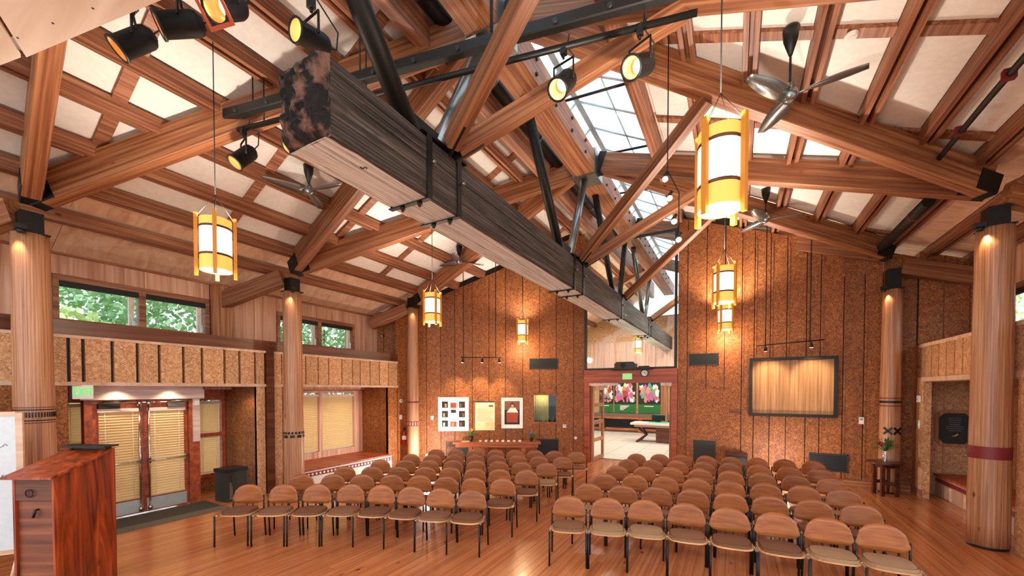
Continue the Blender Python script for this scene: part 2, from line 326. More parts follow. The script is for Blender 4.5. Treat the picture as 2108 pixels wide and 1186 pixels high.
# door alcove: returns, back wall
for a, b in ((-10.4, -9.95), (-9.95, -9.5), (-9.5, SX)): wpart('return_panel', MB().box(a, b-.012, 4.87, 4.95, 0, 2.36), 'osb')
for a, b in ((-10.4, -9.75), (-9.75, SX)): wpart('return_panel', MB().box(a, b-.012, 1.98, 2.07, 0, 2.36), 'osb')
def blind(parent, x, y0, y1, z0, z1, pitch=.048, mat='blind'):
    mb = MB(); z = z0
    while z < z1:
        mb.add([(x-.012, y0, z+.05), (x-.012, y1, z+.05), (x+.012, y1, z+.034), (x+.012, y0, z+.034)], [(0, 1, 2, 3)]).add([(x+.012, y0, z+.034), (x+.012, y1, z+.034), (x+.03, y1, z+.002), (x+.03, y0, z+.002)], [(0, 1, 2, 3)]).add([(x+.03, y0, z+.002), (x+.03, y1, z+.002), (x-.012, y1, z-.001), (x-.012, y0, z-.001)], [(0, 1, 2, 3)]); z += pitch
    ob('blind_slats', mb, mat, parent, kind='stuff')
    ob('blind_headrail', MB().box(x-.02, x+.05, y0-.02, y1+.02, z1, z1+.06), 'bleached', parent)
    ob('blind_bottom_rail', MB().box(x-.01, x+.03, y0, y1, z0-.03, z0), 'blind', parent)
    for q in (.15, .85):
        ob('blind_cord', MB().tube([(x+.032, y0+(y1-y0)*q, z0), (x+.032, y0+(y1-y0)*q, z1)], .003, 4), 'white', parent)
def sidelight(n, y0, y1, lab):
    w = struct('window_%d' % n, MB().box(-10.47, -10.36, y0-.07, y0, .3, 2.15).box(-10.47, -10.36, y1, y1+.07, .3, 2.15).box(-10.47, -10.36, y0, y1, 2.06, 2.15)
               .box(-10.47, -10.36, y0, y1, .3, .4).box(-10.47, -10.36, y0, y1, 1.24, 1.32), 'trim_red', lab)
    ob('pane', MB().box(-10.44, -10.43, y0, y1, .4, 1.24), 'glass', w); ob('pane', MB().box(-10.44, -10.43, y0, y1, 1.32, 2.06), 'glass', w)
    blind(w, -10.41, y0+.01, y1-.06, .45, 1.98)
    wpart('alcove_panel', MB().box(-10.47, -10.38, y0-.2, y1+.2, 0, .3), 'osb'); wpart('alcove_panel', MB().box(-10.47, -10.38, y0-.2, y1+.2, 2.15, 2.37), 'trim_red')
sidelight(3, 4.36, 4.8, 'sidelight window with blinds right of the exit doors')
wpart('alcove_panel', MB().box(-10.47, -10.38, 1.98, 2.26, 0, 2.37), 'osb')
sidelight(4, 2.33, 2.75, 'sidelight window with blinds left of the exit doors')
wpart('alcove_post', MB().box(-10.47, -10.36, 3.95, 4.29, 0, 2.37), 'trim_red')
# ---- double exit doors
DXp = -9.6
dr = struct('door_1', MB().box(DXp-.1, DXp+.05, 3.84, 4.02, 0, 2.12).box(DXp-.1, DXp+.05, 2.36, 2.46, 0, 2.12).box(DXp-.1, DXp+.02, 2.46, 3.84, 2.07, 2.13), 'trim_red', 'double glazed exit doors with blinds under a bleached header')
ob('header', MB().box(DXp-.1, DXp+.12, 2.3, 4.08, 2.12, 2.3), 'bleached', dr); ob('header_cap', MB().box(DXp-.12, DXp+.15, 2.2, 4.04, 2.3, 2.36), 'bleached', dr)
ob('jamb_face', MB().box(DXp+.05, DXp+.07, 3.9, 4.02, 1.25, 2.12), 'bleached', dr)
ob('alarm_box', MB().box(DXp+.07, DXp+.1, 3.92, 4.0, 1.98, 2.08), 'white', dr)
for k, (y0, y1) in enumerate(((2.47, 3.135), (3.15, 3.83))):
    lf = ob('door_leaf', MB().box(DXp-.05, DXp, y0, y0+.1, .02, 2.06).box(DXp-.05, DXp, y1-.1, y1, .02, 2.06).box(DXp-.05, DXp, y0+.1, y1-.1, 1.95, 2.06).box(DXp-.05, DXp, y0+.1, y1-.1, .02, .3), 'trim_red', dr)
    ob('pane', MB().box(DXp-.03, DXp-.02, y0+.1, y1-.1, .3, 1.95), 'glass', lf)
    ob('kick_plate', MB().box(DXp, DXp+.006, y0+.03, y1-.03, .04, .27), 'alu', lf)
    blind(lf, DXp+.005, y0+.07, y1-.07, .33, 1.9)
    yb = y1-.06 if k == 0 else y0+.06
    ob('panic_bar', MB().tube([(DXp+.09, y0+.05, .98), (DXp+.09, y1-.05, .98)], .012, 8).box(DXp, DXp+.1, y0+.03, y0+.07, .93, 1.03).box(DXp, DXp+.1, y1-.07, y1-.03, .93, 1.03), 'chrome', lf)
    ob('vertical_rod', MB().tube([(DXp+.05, yb, .06), (DXp+.05, yb, 2.05)], .014, 8).lathe([(.03, 0), (.035, .05), (.03, .1)], 10, (DXp+.05, yb, 2.0)).lathe([(.03, 0), (.035, .05), (.03, .09)], 10, (DXp+.05, yb, .05)), 'chrome', lf)
    ym = y0+.2 if k == 0 else y1-.2
    ob('door_closer', MB().box(DXp, DXp+.08, ym-.14, ym+.14, 1.97, 2.05).tube([(DXp+.1, ym-.1, 2.08), (DXp+.16, ym+.2, 2.09)], .012, 6), 'steel' if k else 'steel_dark', lf)
# exit sign on the header
def text_mesh(s, size):
    c = bpy.data.curves.new('t', 'FONT'); c.body = s; c.size = size; c.align_x = 'CENTER'; c.align_y = 'CENTER'; c.extrude = .002
    o = bpy.data.objects.new('t', c); COL.objects.link(o); dg = bpy.context.evaluated_depsgraph_get()
    me = bpy.data.meshes.new_from_object(o.evaluated_get(dg)); bpy.data.objects.remove(o); return me
es = thing('exit_sign', 'green lettered exit sign on the left end of the bleached door header', 'sign', (SX-.02, 2.14, 2.26), math.radians(90-18))
ob('housing', MB().box(-.02, .21, -.03, .03, -.11, .11), 'white', es); ob('side_cap', MB().box(-.05, -.02, -.035, .035, -.115, .115), 'black', es)
t = link('lettering', text_mesh('EXIT', .17), 'exit_green', es); t.location = (.1, -.033, 0); t.rotation_euler = (math.pi/2, 0, 0); t.scale = (.62, 1, 1); t.data.materials.append(MAT['exit_green'])
mt = thing('floor_mat', 'dark grey entrance mat in front of the exit doors', 'mat', (-9.1, 3.3, 0)); ob('pile', MB().box(-.42, .25, -1.15, .78, .001, .012), 'mat', mt); ob('border', MB().box(.25, .55, -1.2, .8, .001, .01), 'mat_edge', mt)
# ---- window bench alcove
for a, b in ((-10.2, -9.8), (-9.8, -9.4), (-9.4, SX)): wpart('return_panel', MB().box(a, b-.012, 8.62, 8.7, 0, 2.36), 'osb')
wpart('return_panel', MB().box(-10.3, SX, 5.43, 5.5, 0, 2.36), 'osb')
w = struct('window_5', MB().box(-10.3, -10.16, 5.5, 8.62, 2.2, 2.37).box(-10.3, -10.16, 5.5, 8.62, .35, .56).box(-10.3, -10.16, 8.3, 8.62, .56, 2.2).box(-10.3, -10.16, 7.14, 7.24, .56, 2.2).box(-10.3, -10.16, 5.5, 5.95, .56, 2.2), 'ply_z', 'window with closed blinds above the bench in the alcove')
for a, b in ((5.95, 7.14), (7.24, 8.3)):
    ob('pane', MB().box(-10.26, -10.25, a, b, .56, 2.2), 'glass', w); blind(w, -10.22, a+.02, b-.02, .62, 2.1)
wpart('alcove_head', MB().box(-10.2, -10.1, 5.5, 8.62, 2.26, 2.37), 'fir_y')
bn = thing('window_bench', 'pale bench with a red patterned band under the alcove blinds', 'bench', (0, 0, 0))
ob('bench_front', MB().box(-8.99, -8.93, 5.46, 8.64, 0, .34), 'white', bn); ob('bench_top', MB().box(-10.16, -8.9, 5.52, 8.6, .34, .385), 'trim_red', bn)
bd = ob('patterned_band', MB().box(-8.93, -8.922, 5.46, 8.64, .2, .3), 'red_band', bn)
mo = MB().lathe([(.03, 0), (.03, .006)], 10)
me = mo.mesh('motif')
for k in range(30):
    q = link('motif', me, 'paper', bd); q.location = (-8.922, 5.55+k*.105, .25); q.rotation_euler = (0, math.pi/2, 0)

for k, (x_, y_, w_) in enumerate(((-9.32, 2.75, 'above the left exit door'), (-9.32, 3.5, 'above the right exit door'), (-9.25, 4.55, 'above the waste bin'), (-9.5, 6.7, 'above the left half of the window bench'), (-9.5, 7.9, 'above the right half of the window bench'))):  # unseen fixtures added in the soffit to brighten both left alcoves
    t = thing('fill_downlight', 'small added fill downlight in the soffit %s' % w_, 'downlight', (x_, y_, 2.37)); ob('trim_ring', MB().lathe([(.03, 0), (.06, 0), (.06, -.008), (.035, -.012)], 14, cap=False), 'white', t); ob('bulb', MB().lathe([(.03, -.002), (.03, .004)], 12), 'lens', t)
    lamp('fill_downlight_beam', 'SPOT', (0, 0, -.02), 18, (1, .82, .58), .03, None, 130, .8, t)
# ---- angled end wall (left half of the end)
Ls = 7.2
def wq(s0, s1, z0, za_, zb_): return [aw(s0, z0, -.12), aw(s1, z0, -.12), aw(s1, zb_, -.12), aw(s0, za_, -.12)]
wmb = MB()
for q in (wq(0, .9, 0, 7.2, 7.2), wq(.9, 1.6, 0, 1.27, 1.27), wq(.9, 1.6, 2.12, 7.2, 7.2), wq(1.6, 5.6, 0, 6.9, 4.9), wq(5.6, 7.2, 3.36, 4.9, 4.6)): wmb.prism(q, AN*.06)
wa = struct('wall_end_left', wmb, 'steel_dark', 'angled left half of the end wall clad in strand board')
cuts = [0, .35, .9, 1.42, 1.95, 2.5, 3.02, 3.55, 4.1, 4.55, 5.0, 5.25, 5.55]
def aw_panel(s0, s1, z0, z1a, z1b, mat='osb', pr=0.0):
    g = .007
    return ob('wall_panel', MB().prism([aw(s0+g, z0, -.06), aw(s1-g, z0, -.06), aw(s1-g, z1b, -.06), aw(s0+g, z1a, -.06)], AN*(.06+pr)), mat, wa)
def ztop_aw(s): return min(7.2, zl(aw(s, 0)[0])-.2)
wz0, wz1, ws0, ws1 = 1.27, 2.12, .9, 1.6
for k, (a, b) in enumerate(zip(cuts, cuts[1:])):
    if a >= .9 and b <= 1.95:
        aw_panel(a, b, wz1, ztop_aw(a), ztop_aw(b), pr=.004*(k % 2)); aw_panel(a, b, 0, wz0, wz0, pr=.004*(k % 2))
    else: aw_panel(a, b, 0, ztop_aw(a), ztop_aw(b), pr=.004*(k % 3))
aw_panel(1.6, 1.95, wz0, wz1, wz1)
for k in range(4): aw_panel(5.55+k*.4, 5.95+k*.4, 3.36, ztop_aw(5.55+k*.4), ztop_aw(5.95+k*.4))
ob('baseboard', MB().prism([aw(0, 0, 0), aw(5.5, 0, 0), aw(5.5, .16, 0), aw(0, .16, 0)], AN*.025), 'fir', wa)
# pass-through window
pw = struct('window_6', MB().prism([aw(.86, wz0-.05, -.02), aw(1.66, wz0-.05, -.02), aw(1.66, wz0, -.02), aw(.86, wz0, -.02)], AN*.05), 'trim_red', 'small pass-through window in the strand board beside the portrait')
ob('frame_head', MB().prism([aw(.86, wz1, -.02), aw(1.66, wz1, -.02), aw(1.66, wz1+.04, -.02), aw(.86, wz1+.04, -.02)], AN*.04), 'osb', pw)
ob('pane', MB().prism([aw(.9, wz0, -.05), aw(1.6, wz0, -.05), aw(1.6, wz1, -.05), aw(.9, wz1, -.05)], AN*.005), 'glass', pw)
ob('booth', MB().prism([aw(.7, 1.1, -1.0), aw(1.8, 1.1, -1.0), aw(1.8, 2.3, -1.0), aw(.7, 2.3, -1.0)], AN*-.05).prism([aw(.7, 1.1, -.12), aw(.7, 1.1, -1), aw(.7, 2.3, -1), aw(.7, 2.3, -.12)], AD*.03)
   .prism([aw(1.8, 1.1, -.12), aw(1.8, 1.1, -1), aw(1.8, 2.3, -1), aw(1.8, 2.3, -.12)], AD*-.03).prism([aw(.7, 1.1, -.12), aw(.7, 1.1, -1), aw(1.8, 1.1, -1), aw(1.8, 1.1, -.12)], (0, 0, -.03)).prism([aw(.7, 2.3, -.12), aw(.7, 2.3, -1), aw(1.8, 2.3, -1), aw(1.8, 2.3, -.12)], (0, 0, .03)), 'black', pw)
lamp('booth_fill_light', 'POINT', aw(1.3, 2.15, -.25), 6, (1, .85, .5), .03)  # unseen light added to brighten the curtain folds
for k in range(7):
    ob('curtain_fold', MB().tube([aw(1.12+k*.075, 1.15, -.5), aw(1.12+k*.075, 2.25, -.5)], .045, 8), 'curtain', pw)

# ---- end wall, centre (door + transom) and right half
wr = struct('wall_end_right', MB().box(-1.45, 3.6, EY+.06, EY+.14, 0, 5.0).box(-1.45, 2.0, EY+.06, EY+.14, 5.0, 6.0).box(-1.45, 0, EY+.06, EY+.14, 6, 6.9), 'steel_dark', 'right half of the end wall clad in tall strand boards')
xs = [-1.45, -1.2, -.72, -.28, .12, .4, .75, 1.1, 1.5, 1.78, 2.22, 2.6, 2.92, 3.22, 3.5]
def zt(x): return zr(x)-.22
for k, (a, b) in enumerate(zip(xs, xs[1:])):
    g = .009
    ob('wall_panel', MB().prism([(a+g, EY, 0), (b-g, EY, 0), (b-g, EY, zt(b)), (a+g, EY, zt(a))], (0, .06, 0)).box(a+g, a+.05, EY-.012, EY, .16, zt(b)-.1), 'osb', wr)
ob('baseboard', MB().box(-.2, 3.5, EY-.03, EY, 0, .17), 'fir', wr)
# concealed door
cd = struct('door_2', MB().box(-1.13, -.29, EY-.02, EY-.002, .02, 2.2), 'osb', 'flush strand board door in the end wall'); 
ob('door_trim', MB().box(-1.2, -.22, EY-.03, EY, 2.2, 2.3).box(-1.2, -1.13, EY-.03, EY, 0, 2.2).box(-.29, -.22, EY-.03, EY, 0, 2.2), 'osb', cd)
ob('door_knob', MB().tube([(-.36, EY-.02, .99), (-.36, EY-.08, .99), (-.44, EY-.08, .99)], .016, 8), 'chrome', cd)
ob('louver_panel', MB().box(-1.02, -.47, EY-.03, EY-.02, .3, .9), 'grille', cd)
# center: header + jambs + transom
tr = struct('door_3', MB().box(-4.19, -4.02, EY-.04, EY+.16, 0, 2.5).box(-1.6, -1.45, EY-.04, EY+.16, 0, 2.5).box(-4.19, -1.45, EY-.05, EY+.16, 2.5, 2.9), 'trim_red', 'red timber doorway to the foyer below the glass transom')
ob('lintel_end', MB().box(-4.02, -3.2, EY-.03, EY+.3, 2.42, 2.52), 'bleached', tr); ob('lintel_end', MB().box(-1.9, -1.6, EY-.03, EY+.3, 2.42, 2.52), 'bleached', tr)
lf = ob('door_leaf', MB().box(0, .06, 0, .12, .02, 2.4).box(0, .06, .92, 1.05, .02, 2.4), 'fir_z', tr); lf.location = (-4.0, EY+.1, 0); lf.rotation_euler = (0, 0, math.radians(-3))
for z in (.02, .62, 1.18, 1.74, 2.28): ob('rail', MB().box(0, .06, .12, .92, z, z+.12), 'fir_z', lf)
for z in (.14, .74, 1.3, 1.86): ob('pane', MB().box(.025, .035, .12, .92, z, z+.45), 'glass', lf)
ob('pull_handle', MB().tube([(.07, .98, 1.0), (.12, .98, 1.0), (.12, .98, 1.35), (.07, .98, 1.35)], .014, 8), 'black_metal', lf)
lf = ob('door_leaf', MB().box(-.06, 0, 0, .12, .02, 2.4).box(-.06, 0, .92, 1.05, .02, 2.4), 'fir_z', tr); lf.location = (-1.62, EY+.15, 0); lf.rotation_euler = (0, 0, math.radians(1))
for z in (.02, .62, 1.18, 1.74, 2.28): ob('rail', MB().box(-.06, 0, .12, .92, z, z+.12), 'fir_z', lf)
for z in (.14, .74, 1.3, 1.86): ob('pane', MB().box(-.035, -.025, .12, .92, z, z+.45), 'glass', lf)
# transom window round the great beam
BX0, BX1, BZ0, BZ1 = -3.43, -2.91, 4.37, 5.03
tw = struct('window_7', MB().box(-4.19, -4.12, EY-.02, EY+.06, 2.9, 6.84).box(-1.54, -1.47, EY-.02, EY+.06, 2.9, 6.84).box(-4.12, -1.54, EY-.02, EY+.06, 2.9, 2.96).box(-4.12, -1.54, EY-.02, EY+.06, 6.78, 6.84), 'black', 'tall glass transom that the great beam passes through')
for r in ((-4.12, BX0, 2.96, 6.78), (BX1, -1.54, 2.96, 6.78), (BX0, BX1, 2.96, BZ0), (BX0, BX1, BZ1, 6.78)):
    ob('pane', MB().box(r[0], r[1], EY+.02, EY+.03, r[2], r[3]), 'glass', tw)

# ---- right wall
wR = struct('wall_right', MB().box(RX+.1, RX+.2, 5.8, 12.3, 2.46, 3.27).box(4.55, 4.65, 5.8, 12.4, 0, 3.55).box(4.55, 4.65, 5.8, 12.4, 4.15, 5.1).box(4.55, 4.65, 5.8, 9.3, 3.55, 4.15).box(4.55, 4.65, 11.4, 12.4, 3.55, 4.15), 'ply_z', 'right wall with a soffit over a plaque alcove')
ys = [11.93, 11.66, 11.35, 11.0, 10.68, 10.35, 10.05, 9.7, 9.35, 9.0, 8.6, 8.2, 7.8, 7.4, 7.0, 6.6, 6.2, 5.8]
for b, a in zip(ys, ys[1:]): ob('soffit_panel', MB().box(RX-.02, RX+.1, a+.02, b-.02, 2.56, 3.2), 'osb_light', wR)
ob('soffit_rail', MB().box(RX-.04, RX+.1, 5.8, 11.95, 3.2, 3.27), 'ply', wR); ob('soffit_rail', MB().box(RX-.04, RX+.1, 5.8, 11.95, 2.47, 2.56), 'ply', wR)
ob('ledge', MB().box(RX+.1, 4.5, 5.8, 12.2, 3.24, 3.3), 'trim_dark', wR)
ob('corner_post', MB().box(RX-.05, RX+.08, 11.62, 11.95, 0, 2.47), 'osb_light', wR); ob('corner_post', MB().box(RX-.04, RX+.02, 11.95, 12.2, 0, 3.27), 'osb', wR)
for a, b in ((RX+.02, 3.95), (3.95, 4.5)): ob('alcove_panel', MB().box(a, b-.006, EY-.02, EY+.06, 0, 2.47), 'osb_light', wR)
ob('alcove_panel', MB().box(4.45, 4.5, 8.2, EY-.02, 0, 2.47), 'osb', wR)
for k in range(3): ob('upper_panel', MB().prism([(RX+.02+k*.4, EY-.02, 3.3), (RX+.4+k*.4, EY-.02, 3.3), (RX+.4+k*.4, EY-.02, zr(RX+.4+k*.4)-.1), (RX+.02+k*.4, EY-.02, zr(RX+k*.4)-.1)], (0, .08, 0)), 'osb', wR)
ob('baseboard', MB().box(RX-.06, RX-.04, 11.6, 12.2, 0, .17), 'fir_y', wR)
ob('alcove_ceiling', MB().box(RX, 4.55, 5.8, EY, 2.47, 2.5), 'osb', wR); ob('end_jamb', MB().box(RX-.05, RX+.3, 8.05, 8.35, 0, 2.47), 'osb_light', wR)
ob('wall_panel', MB().box(RX-.02, RX+.1, 5.8, 8.03, 0, 2.47), 'osb', wR)
w8 = struct('window_8', MB().box(4.46, 4.56, 9.22, 11.48, 3.47, 3.55).box(4.46, 4.56, 9.22, 11.48, 4.15, 4.25).box(4.46, 4.56, 11.4, 11.48, 3.55, 4.15).box(4.46, 4.56, 9.22, 9.3, 3.55, 4.15), 'fir_y', 'right clerestory window behind the near log column')
ob('pane', MB().box(4.58, 4.59, 9.3, 11.4, 3.55, 4.15), 'glass', w8); ob('roller_shade', MB().box(4.5, 4.54, 9.3, 11.4, 4.05, 4.15), 'black', w8)

# ---- roof: deck, panels, purlins
def slab(x0, x1, y0, y1, off, th):
    z = [zroof(a)+off for a in (x0+1e-6, x1-1e-6)]
    return MB().prism([(x0, y0, z[0]), (x1, y0, z[1]), (x1, y0, z[1]+th), (x0, y0, z[0]+th)], (0, y1-y0, 0))
Y0, Y1 = -1.5, 23.0
ceil = struct('ceiling', slab(-10.6, -4.0, Y0, Y1, .04, .06), 'ply_pale', 'sloping timber roof underside with white acoustic panels')
ob('roof_deck', slab(-1.5, 5.0, Y0, Y1, .04, .06), 'ply_pale', ceil)
PLX = [-9.0, -8.37, -7.74, -7.03, -6.36, -5.65, -5.02, -4.45]; PRX = [4.35, 3.7, 3.02, 2.3, 1.56, .83, .12, -.62]
def purlin(x, deep=False):
    z = zroof(x); y0, y1 = -1.5, 22.5; h = .18
    s = .5 if x < -3.1 else -.381
    mb = MB()
    for a, b in ((-.085, -.028), (.028, .085)):
        mb.box(a, b, -(y1-y0)/2, (y1-y0)/2, -h, .02)
    mb.box(-.03, .03, -(y1-y0)/2, (y1-y0)/2, -.06, 0)
    o = ob('purlin', mb, 'fir_y', ceil); o.location = (x, (y0+y1)/2, z)
    return o
for x in PLX: purlin(x)
for x in PRX: purlin(x)
for x in (-3.95, -1.45):
    ob('skylight_curb', MB().box(x-.09, x+.09, Y0, 22.5, zroof(x)-.36, zroof(x)+.42), 'fir_y', ceil)
def panel(x0, x1, y0, y1, mat):
    a, b = x0+.09, x1-.09
    if b-a < .1: return
    ob('acoustic_panel' if mat == 'panel_white' else 'plywood_sheet', slab(a, b, y0+.07 if mat == 'panel_white' else y0+.003, y1-.07 if mat == 'panel_white' else y1-.003, 0, .035), mat, ceil)
LX = sorted(PLX)+[-4.0]; RXs = sorted(PRX)
YL = [-1.4, .3, 2.1, 4.0, 5.9, 7.7, 9.6]; YR = [-1.4, .4, 2.2, 4.05, 5.9, 7.8, 9.7, 11.6, 13.5]
for a, b in zip([-10.4]+LX, LX):
    m_ = 'ply' if b <= -8.3 else 'panel_white'
    for c, d in zip(YL, YL[1:]+[11.5][:0]): panel(a, b, c, d, m_)
    panel(a, b, 9.6, 11.5, m_); panel(a, b, 11.5, 22.5, 'ply')
    if m_ == 'panel_white':
        for y in YL+[11.5]: ob('blocking', slab(a+.085, b-.085, y-.075, y+.075, -.05, .05), 'fir_y', ceil)
for a, b in zip([-1.4]+RXs, RXs+[4.9]):
    m_ = 'ply' if a >= 3.0 else 'panel_white'
    for c, d in zip(YR, YR[1:]): panel(a, b, c, d, m_)
    panel(a, b, 13.5, 22.5, 'ply')
    if m_ == 'panel_white':
        for y in YR: ob('blocking', slab(a+.085, b-.085, y-.075, y+.075, -.05, .05), 'fir_y', ceil)
# skylight
sk = struct('window_9', MB().box(-3.16, -3.04, Y0, 22.5, 8.6, 8.7), 'alu', 'gabled ridge skylight with white glazing bars')
xa, za, xb, zb, xm, zm = -3.95, zroof(-3.95)+.42, -1.45, zroof(-1.45)+.42, -3.1, 8.65
y = Y0; k = 0
while y < 22:
    for (x0, z0, s) in ((xa, za, 0), (xb, zb, 1)):
        ob('pane', MB().quad((x0, y+.04, z0), (xm, y+.04, zm), (xm, y+.96, zm), (x0, y+.96, z0)), 'sky_glass' if (k+s) % 2 else 'sky_white', sk)
        ob('glazing_bar', MB().tube([(x0, y, z0-.02), (xm, y, zm-.02)], .03, 4), 'alu', sk)
        q = .5; ob('glazing_bar', MB().tube([(x0*q+xm*(1-q), y, z0*q+zm*(1-q)-.03), (x0*q+xm*(1-q), y+1, z0*q+zm*(1-q)-.03)], .02, 4), 'alu', sk)
    y += 1; k += 1
for y in (3.2, 5.3, 7.4, 9.5, 11.6): ob('tie_rod', MB().tube([(xa, y, za+.02), (xb, y, zb+.02)], .025, 6), 'steel_dark', sk)

# ================================================================== TIMBER FRAME
NZ = 7.55   # centre height of rafters at ridge
def rb(x, left): return (4.75+.5*(x+8.5) if left else 5.05-.381*(x-3.2))+.21
Cc = {'C1': (-8.5, 1.62), 'C2': (-8.5, 5.35), 'C3': (-8.55, 9.15), 'R0': (3.2, 4.7), 'R1': (3.24, 8.49), 'R3': (3.0, 11.88)}
Nn = {'N1': 1.05, 'N2': 4.95, 'N3': 9.2, 'N4': 13.3}
def rafter(c, n, label):
    cx, cy = Cc[c]; left = cx < -3; nx = -3.36 if left else -2.84
    d = Vector((nx-cx, Nn[n]-cy, 0)); u = d.normalized()
    a = Vector((cx, cy, 0))+u*.16; b = Vector((nx, Nn[n], 0))
    t = thing('rafter', label, 'beam')
    o = timber('beam_body', (a.x, a.y, rb(a.x, left)), (b.x, b.y, rb(b.x, left)), .19, .42, 'fir', t)
    # steel shoes
    a = a-u*.1; e = a+u*.3; timber('steel_shoe', (a.x, a.y, rb(a.x, left)-.06), (e.x, e.y, rb(e.x, left)-.06), .205, .3, 'steel_dark', t)
    e2 = b-u*.16; timber('steel_shoe', (e2.x, e2.y, rb(e2.x, left)), (b.x, b.y, rb(b.x, left)), .21, .44, 'steel_dark', t)
    return t
rafter('C1', 'N1', 'steep pale rafter rising from the near left log column towards the camera')
rafter('C1', 'N2', 'long rafter running from the near left log column to the ridge')
rafter('C2', 'N2', 'steep rafter rising from the middle left log column behind the great beam')
rafter('C2', 'N3', 'flatter diagonal rafter from the middle left log column towards the far ridge')
rafter('C3', 'N3', 'rafter from the far left log column along the end wall')
rafter('R0', 'N1', 'rafter overhead at the right leaving the top of the frame')
rafter('R0', 'N2', 'rafter behind the black raceway box at the top of the frame')
rafter('R1', 'N2', 'long diagonal rafter above the big lantern from the near right log column')
rafter('R1', 'N3', 'lower rafter behind the big lantern from the near right log column')
rafter('R3', 'N3', 'diagonal rafter from the far right log column to the ridge')
rafter('R3', 'N4', 'rafter following the top of the right end wall')
def stub(p0, p1, label):
    t = thing('stub_beam', label, 'beam'); timber('beam_body', p0, p1, .19, .34, 'fir', t)
stub((-8.66, 5.25, 4.74), (-9.86, 4.58, 4.22), 'short beam from the middle left column down to the clerestory post')
stub((-8.66, 1.52, 4.74), (-9.86, .8, 4.22), 'short beam from the near left column out to the left wall')
stub((-8.7, 9.1, 4.74), (-9.7, 8.6, 4.3), 'short beam from the far left column to the wall corner')
stub((3.36, 8.52, 5.12), (4.6, 8.95, 4.66), 'short beam from the near right column out to the right wall')
stub((3.14, 11.9, 5.0), (4.5, 12.05, 4.6), 'short beam from the far right column out to the right wall')
# ridge beam: two timbers with bolts, plates at the nodes
rg = thing('ridge_beam', 'double timber ridge beam with bolts under the skylight', 'beam')
for x in (-3.225, -2.975):
    o = timber('ridge_timber', (x, -1.2, 7.48), (x, 22.4, 7.48), .245, .5, 'fir', rg)
for y in (1.05, 4.95, 9.2, 13.3): ob('node_plate', MB().box(-3.37, -2.83, y-.28, y+.28, 7.2, 7.78), 'steel', rg)
bolt = MB().tube([(0, 0, 0), (.03, 0, 0)], .03, 6).mesh('bolt')
for y in [1.9+k*.8 for k in range(24)]:
    for z in (7.36, 7.6):
        q = link('bolt', bolt, 'black', rg); q.location = (-2.852, y, z)
# great weathered beam
gb = thing('great_beam', 'huge weathered grey timber beam with a rotten end hanging below the ridge', 'beam', (-3.17, 0, 4.7))
mb = MB(); hw, hh = .26, .33; ny = 40; ring = []
prof = [(-hw, -hh), (-hw+.08, -hh), (0, -hh), (hw-.03, -hh), (hw, -hh+.03), (hw, -.1), (hw, 0), (hw, .12), (hw, hh-.03), (hw-.03, hh), (0, hh), (-hw+.03, hh), (-hw, hh-.03), (-hw, 0)]
for i in range(ny+1):
    y = 2.15+(22.2-2.15)*(i/ny)**1.6
    ring.append([(a+random.uniform(-.007, .007), y, b+random.uniform(-.007, .007)) for a, b in prof])
nv = len(prof)
mb.add([p for r in ring for p in r], [(i*nv+k, i*nv+(k+1) % nv, (i+1)*nv+(k+1) % nv, (i+1)*nv+k) for i in range(ny) for k in range(nv)])
mb.f.append(tuple(ny*nv+k for k in range(nv))); mb.sm.append(False)
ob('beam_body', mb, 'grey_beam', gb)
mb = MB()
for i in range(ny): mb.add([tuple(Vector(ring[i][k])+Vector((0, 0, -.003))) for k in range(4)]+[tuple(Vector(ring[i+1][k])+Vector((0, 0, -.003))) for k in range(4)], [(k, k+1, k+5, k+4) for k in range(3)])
ob('weathered_lit_underside', mb, 'grey_beam_under_lit', gb)  # weathered face, coloured paler still to stand in for light from below
# rotten end: rough grid
mb = MB(); N = 16; vs = []
for a in range(N+1):
    for b in range(N+1):
        u, v = a/N*2-1, b/N*2-1; edge = max(abs(u), abs(v))
        y = 2.15-(.09+random.uniform(0, .06))*(1-edge**6)-random.uniform(0, .012)
        vs.append((u*(hw+.004)+(random.uniform(-.012, .006)*(u < -.9)), y if edge < 1 else 2.17, v*(hh+.004)))
mb.add(vs, [(a*(N+1)+b, (a+1)*(N+1)+b, (a+1)*(N+1)+b+1, a*(N+1)+b+1) for a in range(N) for b in range(N)])
ob('rotten_end', mb, 'beam_end', gb)
# long drying cracks in the right face
for z, y0, y1 in ((.2, 2.2, 3.3), (.06, 2.2, 3.36), (.13, 2.5, 3.36), (-.12, 4.2, 7.5), (.1, 4.0, 7.0)):
    ob('drying_crack', MB().prism([(hw+.004, y0, z), (hw+.004, (y0+y1)/2, z-.012), (hw+.004, y1, z-.004), (hw+.004, (y0+y1)/2, z+.006)], (.004, 0, 0)), 'black', gb)
for y in (3.37, 3.9, 7.82, 8.37, 11.75, 15.8, 16.3):
    s = ob('steel_strap', MB().box(-hw-.014, -hw-.006, y-.035, y+.035, -hh-.015, hh+.02).box(hw+.008, hw+.018, y-.04, y+.04, -hh-.015, hh+.04).box(-hw-.05, hw+.02, y-.03, y+.03, -hh-.022, -hh-.01), 'steel_dark', gb)
    for q in (-.12, .13): ob('bolt', MB().tube([(q, y, -hh-.02), (q, y, -hh-.075)], .016, 6).lathe([(.032, -hh-.05), (.032, -hh-.025)], 6, (q, y, 0)), 'steel_dark', s)
    ob('bolt', MB().tube([(hw+.01, y+.03, .05), (hw+.07, y+.03, .05)], .018, 6), 'steel', s)
